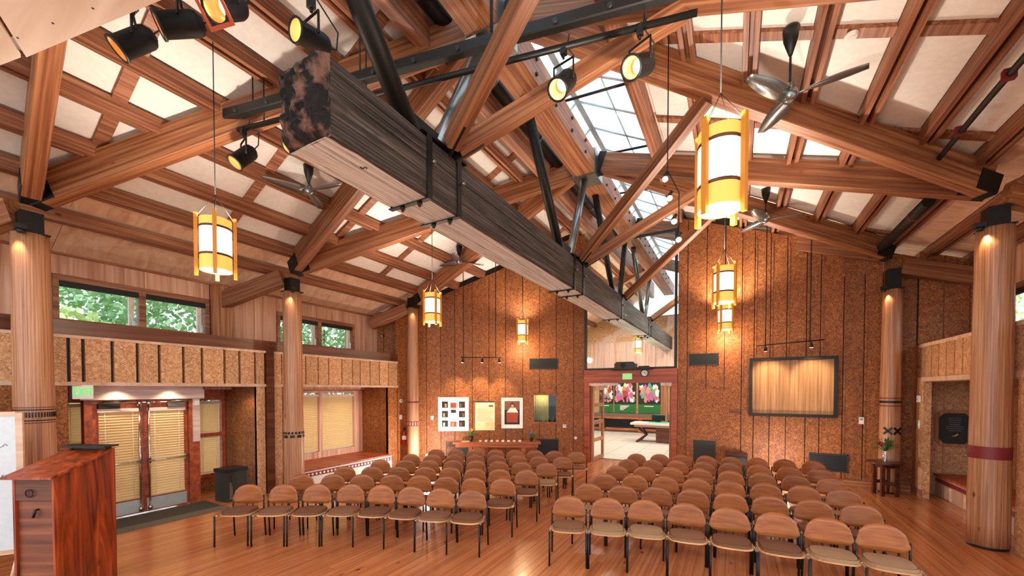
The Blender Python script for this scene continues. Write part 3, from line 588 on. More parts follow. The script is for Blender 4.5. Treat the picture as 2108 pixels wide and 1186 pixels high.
for y0, y1 in ((3.25, 4.05), (7.7, 8.5), (11.6, 12.15)):
    ob('top_saddle', MB().box(-hw-.02, hw+.02, y0, y1, hh, hh+.03).box(-.04, .04, y0, y1, hh+.03, hh+.32), 'steel_dark', gb)
t = link('carved_letter', text_mesh('S', .09), 'black', gb); t.data.materials.append(MAT['black']); t.location = (.12, 2.62, -hh-.008); t.rotation_euler = (math.pi, 0, 2.2)
# steel pipe struts
def pipe(p0, p1, r, mat, label):
    t = thing('steel_strut', label, 'strut'); ob('pipe', MB().tube([p0, p1], r, 16), mat, t)
    a, b = Vector(p0), Vector(p1); u = (b-a).normalized()
    ob('end_fin', MB().tube([a, a-u*.02+Vector((0, 0, -.12))], [r*.7, r*.3], 6), 'steel_dark', t)
X0 = -3.17
pipe((X0, 3.4, 5.12), (X0, 1.62, 7.25), .11, 'steel_dark', 'thick dark steel pipe strut near the beam front, leaning towards the camera')
pipe((X0, 3.8, 5.12), (X0, 4.85, 7.22), .1, 'steel', 'silver steel pipe strut leaning away above the first strap')
pipe((X0, 7.7, 5.12), (X0, 6.1, 7.25), .09, 'steel_dark', 'dark steel pipe strut above the second pair of straps')
pipe((X0, 8.2, 5.12), (X0, 9.15, 7.22), .085, 'steel', 'silver steel pipe strut rising to the far ridge node')
pipe((X0, 11.7, 5.12), (X0, 10.0, 7.25), .08, 'steel_dark', 'dark steel pipe strut just before the transom')
pipe((X0, 12.45, 5.1), (X0, 13.2, 7.22), .08, 'steel_dark', 'dark steel pipe strut right behind the transom glass')
pipe((X0, 16.0, 5.1), (X0, 14.3, 7.22), .08, 'steel', 'silver pipe strut in the foyer leaning forward')
pipe((X0, 16.4, 5.1), (X0, 17.6, 7.22), .08, 'steel', 'silver pipe strut in the foyer leaning back')
# wooden struts from the great beam to the right rafters
def strut(p0, p1, label):
    t = thing('timber_strut', label, 'strut'); timber('beam_body', p0, p1, .15, .2, 'fir', t)
    a, b = Vector(p0), Vector(p1); u = (b-a).normalized(); c = a+u*.28
    timber('steel_shoe', a-u*.08, c, .03, .23, 'black_metal', t)
def on_raf(c, n, x):
    cx, cy = Cc[c]; f = (x-(-2.84))/(cx-(-2.84)); return (x, Nn[n]+f*(cy-Nn[n]), rb(x, False)-.22)
strut((-2.8, 3.62, 5.04), on_raf('R0', 'N1', -.3), 'timber strut crossing in front of the silver pipe to the top edge')
strut((-2.8, 3.75, 5.04), on_raf('R0', 'N2', -.55), 'timber strut rising behind the two black spotlights')
strut((-2.8, 8.0, 5.02), on_raf('R1', 'N2', -.4), 'timber strut from the second straps up behind the big lantern')
strut((-2.8, 8.25, 5.02), on_raf('R1', 'N3', -.4), 'lower timber strut from the second straps to the right')
strut((-2.8, 11.85, 5.02), on_raf('R3', 'N3', -.4), 'timber strut in front of the transom glass')
strut((-2.8, 16.0, 5.02), (-.4, 14.9, 6.3), 'timber strut in the foyer behind the transom glass')

# ---- log columns
def column(c, ztop, label, bands, rr=.205, steel=.3, lx=.2):
    x, y = Cc[c]; t = thing('log_column', label, 'column', (x, y, 0))
    pr = []; n = 14
    for i in range(n+1):
        z = .04+(ztop-.04)*i/n; pr.append((rr*(1-.12*i/n)*(1+.012*math.sin(i*2.3+x)), z))
    ob('log', MB().lathe(pr, 28), 'log', t); ob('foot_ring', MB().lathe([(rr*.95, 0), (rr*.95, .045)], 24), 'black', t)
    ob('steel_cap', MB().box(-.11, .11, -.11, .11, ztop-.02, ztop+steel).box(-.16, .16, -.16, .16, ztop, ztop+.02), 'black_metal', t)
    for z0, z1, m_ in bands:
        r = rr*(1-.12*((z0+z1)/2)/ztop)+.004
        ob('painted_band', MB().lathe([(r, z0), (r, z1)], 28, cap=False), m_, t)
    d = ob('downlight', MB().box(-.05, .05, -.05, .05, 0, .06).lathe([(.035, -.05), (.045, 0)], 10), 'black', t); d.location = (lx, -.12, ztop+.01)
    lamp('column_spot', 'SPOT', (lx*1.05, -.16, ztop-.05), 14, WARM, .03, None, 70, .6, t).rotation_euler = (math.radians(-8), math.radians(14 if lx > 0 else -14), 0)
    return t
def ring_pattern(t, r, z, n, mat, w=.02, h=.05):
    me = MB().box(-.004, .004, -w, w, 0, h).mesh('glyph')
    for k in range(n):
        a = 2*math.pi*k/n; q = link('glyph', me, mat, t); q.location = (r*math.cos(a), r*math.sin(a), z); q.rotation_euler = (0, 0, a)
t = column('C1', 4.42, 'near left log column with a dark zigzag band between red lines', [(2.05, 2.06, 'maroon'), (1.84, 1.85, 'maroon'), (1.87, 1.885, 'black'), (2.015, 2.03, 'black')]); ring_pattern(t, .198, 1.92, 44, 'black', .006, .07)
t = column('C2', 4.42, 'middle left log column with black carved figures', []); ring_pattern(t, .2, 1.25, 9, 'black', .045, .06); ring_pattern(t, .2, 1.33, 18, 'black', .022, .05)
t = column('C3', 4.75, 'far left log column standing before the angled wall', [(1.9, 1.94, 'maroon'), (1.2, 1.34, 'red_band')], .18); ring_pattern(t, .176, 1.22, 14, 'carved', .02, .1)
t = column('R1', 4.62, 'big near right log column with a dark red painted band', [(1.3, 1.48, 'red_band')], .22, lx=-.2)
t = column('R3', 4.5, 'far right log column behind the flower table', [(2.1, 2.12, 'maroon'), (1.93, 1.95, 'maroon'), (2.0, 2.05, 'black')], .19, .45, lx=-.18)
for a in (-2.0, -1.1): 
    q = ob('black_star', MB().box(-.006, .006, -.02, .02, -.1, .1).box(-.006, .006, -.1, .1, -.02, .02), 'black', t); q.location = (.186*math.cos(a), .186*math.sin(a), 1.39); q.rotation_euler = (math.radians(45), 0, a)
for z in (.3, .55): pass

# ================================================================== CHAIRS
def chair_proto():
    t = thing('stacking_chair', 'x', 'chair')
    # backrest: half-moon plywood, curved
    cols = 12; pts = []
    for i in range(cols+1):
        u = -1+2*i/cols; x = .232*u
        top = .60+.21*math.sqrt(max(0, 1-abs(u)**2.3)); bot = .51+.02*u*u+.045*max(0, abs(u)-.8)/.2
        for j in range(7):
            v = j/6; z = bot+(top-bot)*v; pts.append((x, .2+.035*(1-u*u)-.02+.05*(z-.55), z))
    mb = MB(); nf = len(pts); mb.add(pts, [(i*7+j, (i+1)*7+j, (i+1)*7+j+1, i*7+j+1) for i in range(cols) for j in range(6)], True)
    o = ob('backrest', mb, 'chair_back', t); md = o.modifiers.new('s', 'SOLIDIFY'); md.thickness = .013
    # seat
    def pad(w, d, z0, z1, n=20, e=3.2, dome=0):
        m = MB(); lo = []; hi = []
        for k in range(n):
            a = 2*math.pi*k/n; c, s = math.cos(a), math.sin(a)
            x = w*math.copysign(abs(c)**(2/e), c); y = d*math.copysign(abs(s)**(2/e), s)
            lo.append((x, y, z0)); hi.append((x*.97, y*.97, z1))
        m.add(lo+hi, [tuple(range(n-1, -1, -1))]+[(k, (k+1) % n, n+(k+1) % n, n+k) for k in range(n)])
        if dome:
            m.add([(x*.97, y*.97, z) for x, y, z in hi]+[(0, 0, z1+dome)], [(k, (k+1) % n, n) for k in range(n)], True)
        else: m.f.append(tuple(n+k for k in range(n))); m.sm.append(False)
        return m
    ob('seat', pad(.235, .22, .435, .45), 'chair_seat', t)
    ob('cushion', pad(.215, .2, .45, .485, dome=.022), 'cushion', t)
    for s in (-1, 1):
        ob('leg', MB().tube([(s*.238, -.225, 0), (s*.238, -.215, .45)], .0125, 8), 'black_metal', t)
        ob('leg', MB().tube([(s*.238, .235, 0), (s*.235, .2, .45), (s*.232, .2, .64)], .0125, 8), 'black_metal', t)
    ob('seat_frame', MB().tube([(-.238, -.215, .438), (-.235, .2, .438)], .012, 6).tube([(.238, -.215, .438), (.235, .2, .438)], .012, 6).tube([(-.235, .19, .43), (.235, .19, .43)], .01, 6), 'chrome', t)
    ob('back_bracket', MB().tube([(-.045, .19, .43), (-.045, .245, .5), (-.045, .245, .57)], .009, 6).tube([(.045, .19, .43), (.045, .245, .5), (.045, .245, .57)], .009, 6), 'black_metal', t)
    return t
LF = [(-6.67, 3.47), (-6.2, 3.74), (-5.73, 4.0), (-5.27, 4.24), (-4.8, 4.44), (-4.34, 4.6), (-3.87, 4.75), (-3.41, 4.9)]
LB = [(-6.51, 7.79), (-6.08, 8.03), (-5.66, 8.27), (-5.21, 8.49), (-4.76, 8.68), (-4.3, 8.86), (-3.84, 9.01), (-3.34, 9.18)]
RF = [(-2.03, 5.28), (-1.53, 5.44), (-1.05, 5.58), (-.55, 5.67), (-.06, 5.73), (.44, 5.79), (.94, 5.84), (1.43, 5.86)]
RB = [(-2.0, 9.52), (-1.53, 9.7), (-1.07, 9.86), (-.58, 10.0), (-.09, 10.1), (.41, 10.2), (.91, 10.3), (1.42, 10.36)]
ORD = ['first', 'second', 'third', 'fourth', 'fifth', 'sixth', 'seventh', 'eighth']
ROW = ['front row', 'second row', 'third row', 'fourth row', 'fifth row', 'back row']
proto = chair_proto(); used = False
for side, A, B in (('left', LF, LB), ('right', RF, RB)):
    for r in range(6):
        f = r/5; P = [(a[0]+(b[0]-a[0])*f, a[1]+(b[1]-a[1])*f) for a, b in zip(A, B)]
        for k in range(8):
            p, q = P[max(k-1, 0)], P[min(k+1, 7)]; th = math.atan2(q[1]-p[1], q[0]-p[0])+random.uniform(-.03, .03)
            ox, oy = R2(0, .235, th)
            o = proto if not used else copy_tree(proto); used = True
            o.location = (P[k][0]-ox+random.uniform(-.008, .008), P[k][1]-oy+random.uniform(-.012, .012), 0); o.rotation_euler = (0, 0, th)
            n_ = 8-k if side == 'left' else k+1
            o['label'] = 'wood-backed chair in the %s block, %s, %s from the aisle' % (side, ROW[r], ORD[n_-1]); o['category'] = 'chair'; o['group'] = 'cushioned chairs of the %s block' % side

# ================================================================== LANTERNS
def lantern(loc, label, ztop, power=45, rz=.3, hang=True, up=300):
    t = thing('pendant_lantern', label, 'lantern', loc, rz, 'paper cylinder pendant lanterns')
    r, h = .165, .62
    ob('shade_upper', MB().lathe([(r, .2), (r, h/2)], 24, cap=False), 'lantern', t)
    ob('shade_middle', MB().lathe([(r, -.13), (r, .2)], 24, cap=False), 'lantern_mid', t)
    ob('shade_lower', MB().lathe([(r, -h/2), (r, -.13)], 24, cap=False), 'lantern', t)
    ob('diffuser', MB().lathe([(r-.005, -h/2+.005), (r-.005, -h/2+.012)], 24), 'lantern_mid', t)
    for z in (.2, -.13): ob('hoop', MB().lathe([(r+.001, z-.012), (r+.006, z-.012), (r+.006, z+.012), (r+.001, z+.012)], 24, cap=False), 'trim_dark', t)
    for k in range(4):
        a = math.pi/4+k*math.pi/2; c, s = math.cos(a)*(r+.03), math.sin(a)*(r+.03)
        q = ob('post', MB().box(-.018, .018, -.02, .02, -.385, .365), 'lantern_wood', t); q.location = (c, s, 0); q.rotation_euler = (0, 0, a)
    if hang:
        zh = zroof(loc[0])-.0-loc[2]
        ob('suspension_rod', MB().tube([(0, 0, .62), (0, 0, zh)], .006, 6), 'black', t)
        ob('hanger_wires', MB().tube([(.13, .13, .33), (0, 0, .62)], .003, 4).tube([(-.13, .13, .33), (0, 0, .62)], .003, 4).tube([(.13, -.13, .33), (0, 0, .62)], .003, 4).tube([(-.13, -.13, .33), (0, 0, .62)], .003, 4), 'black', t)
        ob('ceiling_cup', MB().lathe([(.02, zh-.06), (.05, zh-.02), (.05, zh)], 10), 'black', t)
    lamp('lantern_bulb', 'POINT', (0, 0, -.45), power, WARM, .12, None, parent=t)
    lamp('lantern_uplight', 'SPOT', (0, 0, .2), up, (1, .9, .78), .07, None, 165, .5, t).rotation_euler = (math.pi, 0, 0)
    return t
lantern((-.13, 3.66, 4.05), 'largest pendant lantern hanging in front of the right rafters', 6.6, rz=.25)
lantern((-5.58, 2.55, 4.06), 'pendant lantern at left in front of the clerestory windows', 6.1, up=170)
lantern((-5.81, 6.83, 4.08), 'pendant lantern hanging in front of the far left column', 6.0, up=200)
lantern((-5.62, 10.7, 4.05), 'small pendant lantern close to the angled end wall', 6.2, up=130)
lantern((-.2, 8.02, 4.14), 'upper of the two lanterns hanging one before the other at right', 6.2)
lantern((-.26, 11.7, 4.14), 'lower and smaller lantern partly behind another at right', 6.2)
lantern((-3.5, 16.8, 4.1), 'lantern in the foyer seen through the transom below the beam', 6.9, 40)
lantern((-6.6, 17.8, 4.1), 'lantern in the foyer at the left edge of the transom', 6.0, 40)

# ================================================================== CEILING FANS
def fan(x, y, rod, label, rz=0):
    z = zroof(x)-.06; t = thing('ceiling_fan', label, 'fan', (x, y, z), rz, 'three-blade ceiling fans')
    ob('canopy', MB().lathe([(.02, -.3), (.075, -.12), (.085, 0)], 12), 'black', t); ob('downrod', MB().tube([(0, 0, -.1), (0, 0, -rod)], .013, 8), 'black', t)
    ob('motor', MB().lathe([(.03, -rod+.12), (.06, -rod+.05), (.08, -rod), (.08, -rod-.05), (.03, -rod-.09)], 14), 'fan_metal', t)
    bl = MB(); vs = []; n = 8
    for i in range(n+1):
        f = i/n; r = .07+.63*f; wd = .045+.05*math.sin(math.pi*min(1, f*.9+.1)); tw = .04*(1-f)
        for s in (-1, 1): vs.append((r, s*wd+.04*f*f, -rod-.02+s*tw+.01*f))
    bl.add(vs, [(2*i, 2*i+2, 2*i+3, 2*i+1) for i in range(n)], True); me = bl.mesh('blade')
    for k in range(3):
        b = link('blade', me, 'fan_metal', t); b.rotation_euler = (0, 0, 2*math.pi*k/3)
        if k == 0: pass
        md = b.modifiers.new('s', 'SOLIDIFY'); md.thickness = .008
    return t
fan(.52, 5.79, .74, 'large ceiling fan above the big lantern at upper right', -.2)
fan(-6.53, 4.43, .42, 'ceiling fan just left of the great beam end', .1)
fan(.51, 10.08, .62, 'ceiling fan behind the big lantern near the end wall', .1)
fan(-6.57, 8.83, .4, 'small far ceiling fan beside the left end wall', .9)

# ================================================================== STAGE LIGHTING
def batten(p0, p1, r, label, box=False):
    t = thing('lighting_batten', label, 'lighting bar')
    if box:
        M, L = frame_mtx(p0, p1); o = ob('raceway', chamfer_box(L, .1, .13), 'black', t); o.matrix_basis = M
        for k in range(int(L/.55)):
            q = Vector(p0)+(Vector(p1)-Vector(p0))*((k+.5)*.55/L); ob('outlet_tail', MB().tube([q+Vector((0, -.07, -.03)), q+Vector((0, -.09, -.03))], .025, 8), 'grille', t)
    else: ob('pipe', MB().tube([p0, p1], r, 12), 'black_metal', t)
    a, b = Vector(p0), Vector(p1)
    for f in (.08, .36, .64, .92):
        q = a+(b-a)*f; ob('hanger_rod', MB().tube([q, (q.x, q.y, zroof(q.x)-.05)], .01, 6), 'black', t)
    return t
batten((-6.07, 3.07, 5.9), (-.36, 4.27, 5.9), .032, 'long black lighting pipe crossing behind the great beam')
batten((-6.24, 3.0, 6.12), (-.2, 4.26, 6.12), .05, 'black raceway box above the long lighting pipe', True)
batten((-5.9, 1.4, 5.96), (-3.3, 2.05, 5.96), .03, 'black lighting pipe beside the plywood ceiling cloud')
def stage_light(hook, aim, label, lit='lens', power=120, size=1.0, gel=None, color=SOFT, cone=38):
    hook = Vector(hook); t = thing('stage_spotlight', label, 'spotlight', hook)
    c = Vector((0, 0, -.36*size)); d = (Vector(aim)-(hook+c)).normalized(); q = d.to_track_quat('X', 'Z').to_matrix().to_4x4()
    def place(o): o.matrix_local = Matrix.Translation(c) @ q
    R = .1*size; L = .3*size
    o = ob('housing', MB().lathe([(R*.55, -L*.62), (R*.9, -L*.52), (R, -L*.4), (R, L*.5), (R*1.12, L*.5), (R*1.12, L*.58), (R*.96, L*.58), (R*.94, L*.1)], 20, cap=False), 'black', t)
    o.data.transform(Matrix.Rotation(math.pi/2, 4, 'Y')); place(o)
    o = ob('back_cap', MB().lathe([(R*.56, -L*.63), (R*.56, -L*.6)], 16), 'black_metal', t); o.data.transform(Matrix.Rotation(math.pi/2, 4, 'Y')); place(o)
    o = ob('inner_reflector', MB().lathe([(R*.92, L*.55), (R*.88, L*.1), (R*.5, L*.02)], 20, cap=False), 'reflector', t); o.data.transform(Matrix.Rotation(math.pi/2, 4, 'Y')); place(o)
    o = ob('lens', MB().lathe([(R*.62, L*.02), (R*.62, L*.06)], 16), lit, t); o.data.transform(Matrix.Rotation(math.pi/2, 4, 'Y')); place(o)
    yk = ob('yoke', MB().tube([(0, 0, -.04), (0, 0, -.1*size)], .014, 6).tube([(-.0, -R*1.2, -.36*size), (0, -R*1.2, -.14*size), (0, R*1.2, -.14*size), (0, R*1.2, -.36*size)], .012, 6), 'black_metal', t)
    yk.rotation_euler = (0, 0, math.atan2(d.y, d.x))
    ob('clamp', MB().box(-.03, .03, -.03, .03, -.06, .04), 'black', t)
    ob('power_cord', MB().tube([c-d*L*.6, c-d*(L*.6+.1)+Vector((0, 0, .02)), c-d*(L*.6+.12)+Vector((0, 0, .2)), (.02, .05, .05), (.03, .08, .2)], .008, 6), 'cord', t)
    if gel:
        o = ob('gel_frame', MB().box(L*.6, L*.62, -R*1.3, R*1.3, -R*1.3, -R).box(L*.6, L*.62, -R*1.3, R*1.3, R, R*1.3).box(L*.6, L*.62, -R*1.3, -R, -R, R).box(L*.6, L*.62, R, R*1.3, -R, R), 'gel', t); place(o)
    p = hook+c+d*(L*.66)
    lamp('spot_beam', 'SPOT', p-hook, power, color, .06, None, cone, .6, t).rotation_euler = d.to_track_quat('-Z', 'Y').to_euler()
    return t
stage_light((-5.98, 3.09, 5.88), (-6.6, .4, 2.2), 'black stage spotlight hanging from the left end of the long pipe', power=140)
stage_light((-5.05, 3.28, 5.88), (-4.6, .4, 3.4), 'black stage spotlight half hidden behind the rotten beam end', power=100)
RV = Vector((math.cos(PHI), math.sin(PHI), 0)); FV = Vector((-math.sin(PHI), math.cos(PHI), 0)); ZV = Vector((0, 0, 1))
def aimed(p, a, b, c): return Vector(p)-ZV*.36+(RV*a+FV*b+ZV*c)*3
p = (-1.62, 4.01, 5.88); stage_light(p, aimed(p, -.42, -.5, -.72), 'black stage spotlight hanging right of the timber strut', power=380, cone=62)
p = (-.87, 4.16, 5.88); stage_light(p, aimed(p, -.62, -.5, -.5), 'black stage spotlight hanging below the right end of the long pipe', power=300, cone=50)
p = (-4.98, 1.62, 5.93); stage_light(p, aimed(p, -.5, -.35, -.62), 'leftmost stage spotlight beside the plywood ceiling cloud', power=90)
p = (-4.42, 1.76, 5.96); stage_light(p, aimed(p, -.7, -.4, -.4), 'second stage spotlight beside the plywood ceiling cloud', power=90)
p = (-3.9, 1.9, 5.99); stage_light(p, aimed(p, -.2, -.75, -.75), 'stage spotlight with a red colour frame at the top edge', power=60, gel=1, color=(1, .6, .35))
p = (-3.56, 2.46, 5.98); stage_light(p, aimed(p, -.5, -.8, -.2), 'lit stage spotlight glowing white beside the dark pipe', 'lens_hot', 200, .95)
# ---- track lights
def track(p0, p1, heads, tops, label, aims, n_power=60):
    t = thing('track_light', label, 'track light'); a, b = Vector(p0), Vector(p1)
    ob('track_bar', MB().tube([a, b], .014, 8), 'black', t)
    for f in tops: q = a+(b-a)*f; ob('hanger_rod', MB().tube([q, (q.x, q.y, zroof(q.x)-.02)], .012, 6), 'black', t)
    for f, am in zip(heads, aims):
        q = a+(b-a)*f; d = (Vector(am)-q).normalized(); c = q+Vector((0, 0, -.09))
        h = ob('spot_head', MB().tube([q, c], .012, 6).tube([c-d*.05, c+d*.05], [.025, .045], 10), 'black', t)
        ob('spot_lens', MB().tube([c+d*.05, c+d*.056], .042, 10), 'lens', h)
        lamp('track_beam', 'SPOT', c+d*.07, n_power, (1, .74, .42), .03, am, 62, .8, t)
T0, T1 = AW-AD*3.8+AN*.75, AW-AD*2.6+AN*.75
pz = 3.25
track((T0.x, T0.y, pz), (T1.x, T1.y, pz), (.04, .52, .94), (.05, .85), 'track light with three spots over the framed pictures', [aw(4.2, 1.9), aw(3.4, 2.0), aw(2.6, 1.9)], 75)
track((.42, 11.3, 3.35), (1.72, 11.3, 3.42), (.14, .82), (.14, .8), 'track light with two spots over the woven screen', [(.75, EY, 2.5), (1.65, EY, 2.5)], 75)
# vertical cable track at the middle right
t = thing('cable_spot_string', 'vertical string of four small spots beside the big lantern', 'track light', (-.75, 5.2, 0))
ob('cable', MB().tube([(0, 0, 6.9), (0, 0, 4.95), (.12, .1, 4.7), (.12, .1, 4.2)], .008, 6), 'black', t)
for k, z in enumerate((4.93, 4.7, 4.42, 4.2)):
    h = ob('spot_head', MB().tube([(.05*k, .02*k, z), (.05*k-.04, .02*k, z-.05)], .02, 8).tube([(.05*k-.04, .02*k, z-.05), (.05*k-.02, .02*k-.05, z-.1)], [.02, .035], 8), 'black', t)
    ob('spot_lens', MB().tube([(.05*k-.02, .02*k-.05, z-.1), (.05*k-.018, .02*k-.055, z-.107)], .033, 8), 'lens', h)
t = thing('smoke_detector', 'round white smoke detector on the ceiling near the large fan', 'detector', (1.1, 5.9, zroof(1.1)-.06)); ob('body', MB().lathe([(.05, -.04), (.07, -.01), (.07, .0)], 16), 'white', t); ob('vent_ring', MB().lathe([(.04, -.045), (.04, -.04)], 12), 'panel_white', t)
t = thing('air_duct', 'dark round duct running along the left side of the ridge skylight', 'duct', (-3.72, 0, 7.62)); ob('duct_tube', MB().tube([(0, -1, 0), (0, 12, 0)], .13, 14), 'steel_dark', t)
for k in range(7): ob('duct_joint', MB().tube([(0, .5+k*1.8, 0), (0, .56+k*1.8, 0)], .138, 14), 'steel', t)
# black drape rolls / conduit along the right roof
t = thing('cable_conduit', 'black cable bundle fixed along a right purlin near the columns', 'conduit', (2.45, 0, 0))
ob('bundle', MB().tube([(0, 1.5, zroof(2.45)-.28), (0, 6.6, zroof(2.45)-.28), (.02, 8.3, zroof(2.45)-.3)], .035, 8), 'black', t)
for k in range(6): ob('clip', MB().box(-.05, .05, 2+k*1.05, 2.06+k*1.05, zroof(2.45)-.33, zroof(2.45)-.22), 'maroon', t)
t = thing('rolled_drape', 'black rolled drape under the right roof by the far column', 'drape', (2.75, 0, 0))
ob('roll', MB().tube([(0, 9.2, zroof(2.75)-.33), (0, 11.7, zroof(2.75)-.33)], .09, 12), 'black', t); ob('tie', MB().tube([(0, 9.8, zroof(2.75)-.33), (0, 9.86, zroof(2.75)-.33)], .095, 12), 'maroon', t)
# ---- plywood ceiling cloud at upper left
cl = thing('ceiling_cloud', 'pale plywood acoustic cloud with screw heads at the top left', 'ceiling panel', (0, 0, 5.2))
ob('cloud_panel', MB().prism([(-3.4, 1.46, 0), (-5.44, 1.04, 0), (-4.86, .756, 0), (-3.7, 1.3, 0), (-3.2, 1.2, 0)], (0, 0, .03)), 'ply_pale', cl)
ob('cloud_panel', MB().prism([(-3.72, 1.26, 0), (-4.84, .73, 0), (-4.3, .1, 0), (-2.8, .1, 0), (-2.9, 1.1, 0)], (0, 0, .03)), 'ply_pale', cl)
ob('cloud_panel', MB().prism([(-5.5, 1.02, .01), (-6.3, .84, .01), (-6.2, -.2, .01), (-4.4, .05, .01), (-4.9, .74, .01)], (0, 0, .03)), 'ply_pale', cl)
ob('cloud_frame', MB().prism([(-3.4, 1.35, .05), (-6.2, .75, .05), (-5, .1, .05), (-3.2, .1, .05)], (0, 0, .1)), 'fir', cl)
sc = MB().lathe([(.008, -.003), (.008, 0)], 8).mesh('screw')
for x_, y_ in ((-5.2, .95), (-4.75, 1.05), (-4.3, 1.16), (-3.8, 1.28), (-4.6, .75), (-4.1, .95), (-3.6, 1.05)):
    q = link('screw', sc, 'black', cl); q.location = (x_, y_, 0)

# ================================================================== WALL THINGS
def on_aw(name, label, cat, s, z): 
    p = aw(s, z, .004); return thing(name, label, cat, p, PHI)
def framed(t, w, h, fw, fmat, bmat, d=.03):
    ob('frame', MB().box(-w/2, w/2, -d, 0, h/2-fw, h/2).box(-w/2, w/2, -d, 0, -h/2, -h/2+fw).box(-w/2, -w/2+fw, -d, 0, -h/2+fw, h/2-fw).box(w/2-fw, w/2, -d, 0, -h/2+fw, h/2-fw), fmat, t)
    ob('backing', MB().box(-w/2+fw, w/2-fw, -.012, 0, -h/2+fw, h/2-fw), bmat, t)
def sAW(x): return (AW.x-x)/AD.x
t = on_aw('photo_collage', 'white framed collage of small photographs on the end wall', 'picture', sAW(-7.81), 1.52); framed(t, .97, 1.07, .03, 'white', 'paper')
for r_, cells in enumerate(((-.27, 0, .27), (-.27, .27), (-.27, 0, .27))):
    for cx in cells:
        z = .3-.3*r_; o = ob('photograph', MB().box(cx-.095, cx+.095, -.016, -.012, z-.1, z+.1 if cx else z+.06), 'print_dark' if cx else 'print_red', t)
        a = random.uniform(-.05, .05); ob('photo_figure', MB().box(cx-.03+a, cx+.03+a, -.018, -.016, z-.08, z+.03), random.choice(['skin_print', 'print_brown', 'paper']), o)
o = ob('photograph', MB().box(-.08, .08, -.016, -.012, .04, .14), 'print_dark', t); ob('caption', MB().box(-.07, .07, -.016, -.012, .17, .19), 'print_grey', t)
t = on_aw('text_poster', 'cream printed poster with a dark top strip between the two frames', 'poster', sAW(-6.94), 1.47)
ob('sheet', MB().box(-.31, .31, -.01, 0, -.46, .46), 'paper_cream', t); ob('top_strip', MB().box(-.31, .31, -.013, -.01, .42, .46), 'slate', t); ob('lower_panel', MB().box(-.29, .29, -.013, -.01, -.44, -.22), 'paper_yellow', t)
for k in range(14): ob('text_line', MB().box(-.26, .26-random.uniform(0, .08), -.0125, -.01, .22-k*.03, .23-k*.03), 'carved', t)
ob('text_mark', MB().box(.12, .26, -.0125, -.01, .28, .34), 'print_brown', t)
t = on_aw('portrait', 'white framed portrait of a person in a dark robe on the end wall', 'picture', sAW(-6.19), 1.555); framed(t, .68, .97, .035, 'white', 'white')
pic = ob('print', MB().box(-.24, .24, -.016, -.012, -.36, .38), 'print_dark', t)
def ell(cx, cz, rx, rz, y, n=16): return [(cx+rx*math.cos(2*math.pi*k/n), y, cz+rz*math.sin(2*math.pi*k/n)) for k in range(n)]
ob('backdrop_print', MB().prism([(-.24, -.017, .1), (.24, -.017, .1), (.24, -.017, .38), (-.24, -.017, .38)], (0, .001, 0)), 'print_brown', pic)
ob('robe_print', MB().prism([(-.17, -.018, -.3), (.17, -.018, -.3), (.2, -.018, .0), (.1, -.018, .16), (-.08, -.018, .16), (-.18, -.018, .02)], (0, .001, 0)), 'print_red', pic)
ob('shawl_print', MB().prism([(-.17, -.019, .02), (.2, -.019, .02), (.1, -.019, .17), (-.06, -.019, .17)], (0, .001, 0)), 'paper', pic)
ob('hair_print', MB().prism(ell(.01, .24, .065, .09, -.019), (0, .001, 0)), 'print_dark', pic); ob('face_print', MB().prism(ell(.01, .22, .045, .06, -.02), (0, .001, 0)), 'skin_print', pic)
# air grilles
def grille(t, w, h, n):
    ob('frame', MB().box(-w/2, w/2, -.02, 0, h/2-.02, h/2).box(-w/2, w/2, -.02, 0, -h/2, -h/2+.02).box(-w/2, -w/2+.02, -.02, 0, -h/2, h/2).box(w/2-.02, w/2, -.02, 0, -h/2, h/2), 'grille', t); ob('duct', MB().box(-w/2, w/2, -.004, 0, -h/2, h/2), 'black', t)
    for k in range(n): z = -h/2+.03+(h-.06)*k/max(1, n-1); ob('fin', MB().box(-w/2+.02, w/2-.02, -.016, -.004, z-.004, z+.004), 'grille', t)
grille(on_aw('air_vent', 'black air vent high on the left end wall', 'vent', sAW(-5.32), 3.115), .9, .33, 6)
grille(thing('air_vent', 'black air vent high on the right end wall', 'vent', (-.775, EY-.013, 3.13)), .73, .32, 6)
grille(on_aw('floor_grille', 'dark return grille low behind the right end of the long table', 'grille', sAW(-5.2), .48), .68, .5, 8)
grille(on_aw('floor_grille', 'dark return grille low behind the left end of the long table', 'grille', sAW(-7.7), .4), .75, .5, 8)
grille(thing('floor_grille', 'wide dark return grille low on the right end wall', 'grille', (1.965, EY-.013, .53)), .75, .43, 8)
t = on_aw('switch_plate', 'white switch plate left of the photo collage', 'switch', sAW(-8.4), 1.4); ob('plate', MB().box(-.04, .04, -.012, 0, -.06, .06), 'white', t); ob('rocker', MB().box(-.012, .012, -.018, -.012, -.025, .025), 'paper', t)
t = on_aw('thermostat', 'white square thermostat right of the pass-through window', 'thermostat', sAW(-4.74), 1.14); ob('case', MB().box(-.05, .05, -.03, 0, -.05, .05), 'white', t); ob('display', MB().box(-.03, .03, -.032, -.03, -.005, .03), 'print_grey', t)
t = on_aw('door_bumper', 'round white wall bumper beside the foyer doorway', 'bumper', sAW(-4.43), .76); o = ob('plate', MB().lathe([(.05, 0), (.05, .012), (.03, .03)], 14), 'white', t); o.rotation_euler = (math.pi/2, 0, 0); o = ob('rubber', MB().lathe([(.02, .03), (.015, .04)], 10), 'panel_white', t); o.rotation_euler = (math.pi/2, 0, 0)
t = thing('thermostat', 'white thermostat on the strand board right of the woven screen', 'thermostat', (2.57, EY-.013, 1.57)); ob('case', MB().box(-.045, .045, -.03, 0, -.08, .08), 'white', t); ob('display', MB().box(-.03, .03, -.032, -.03, .01, .05), 'print_grey', t)
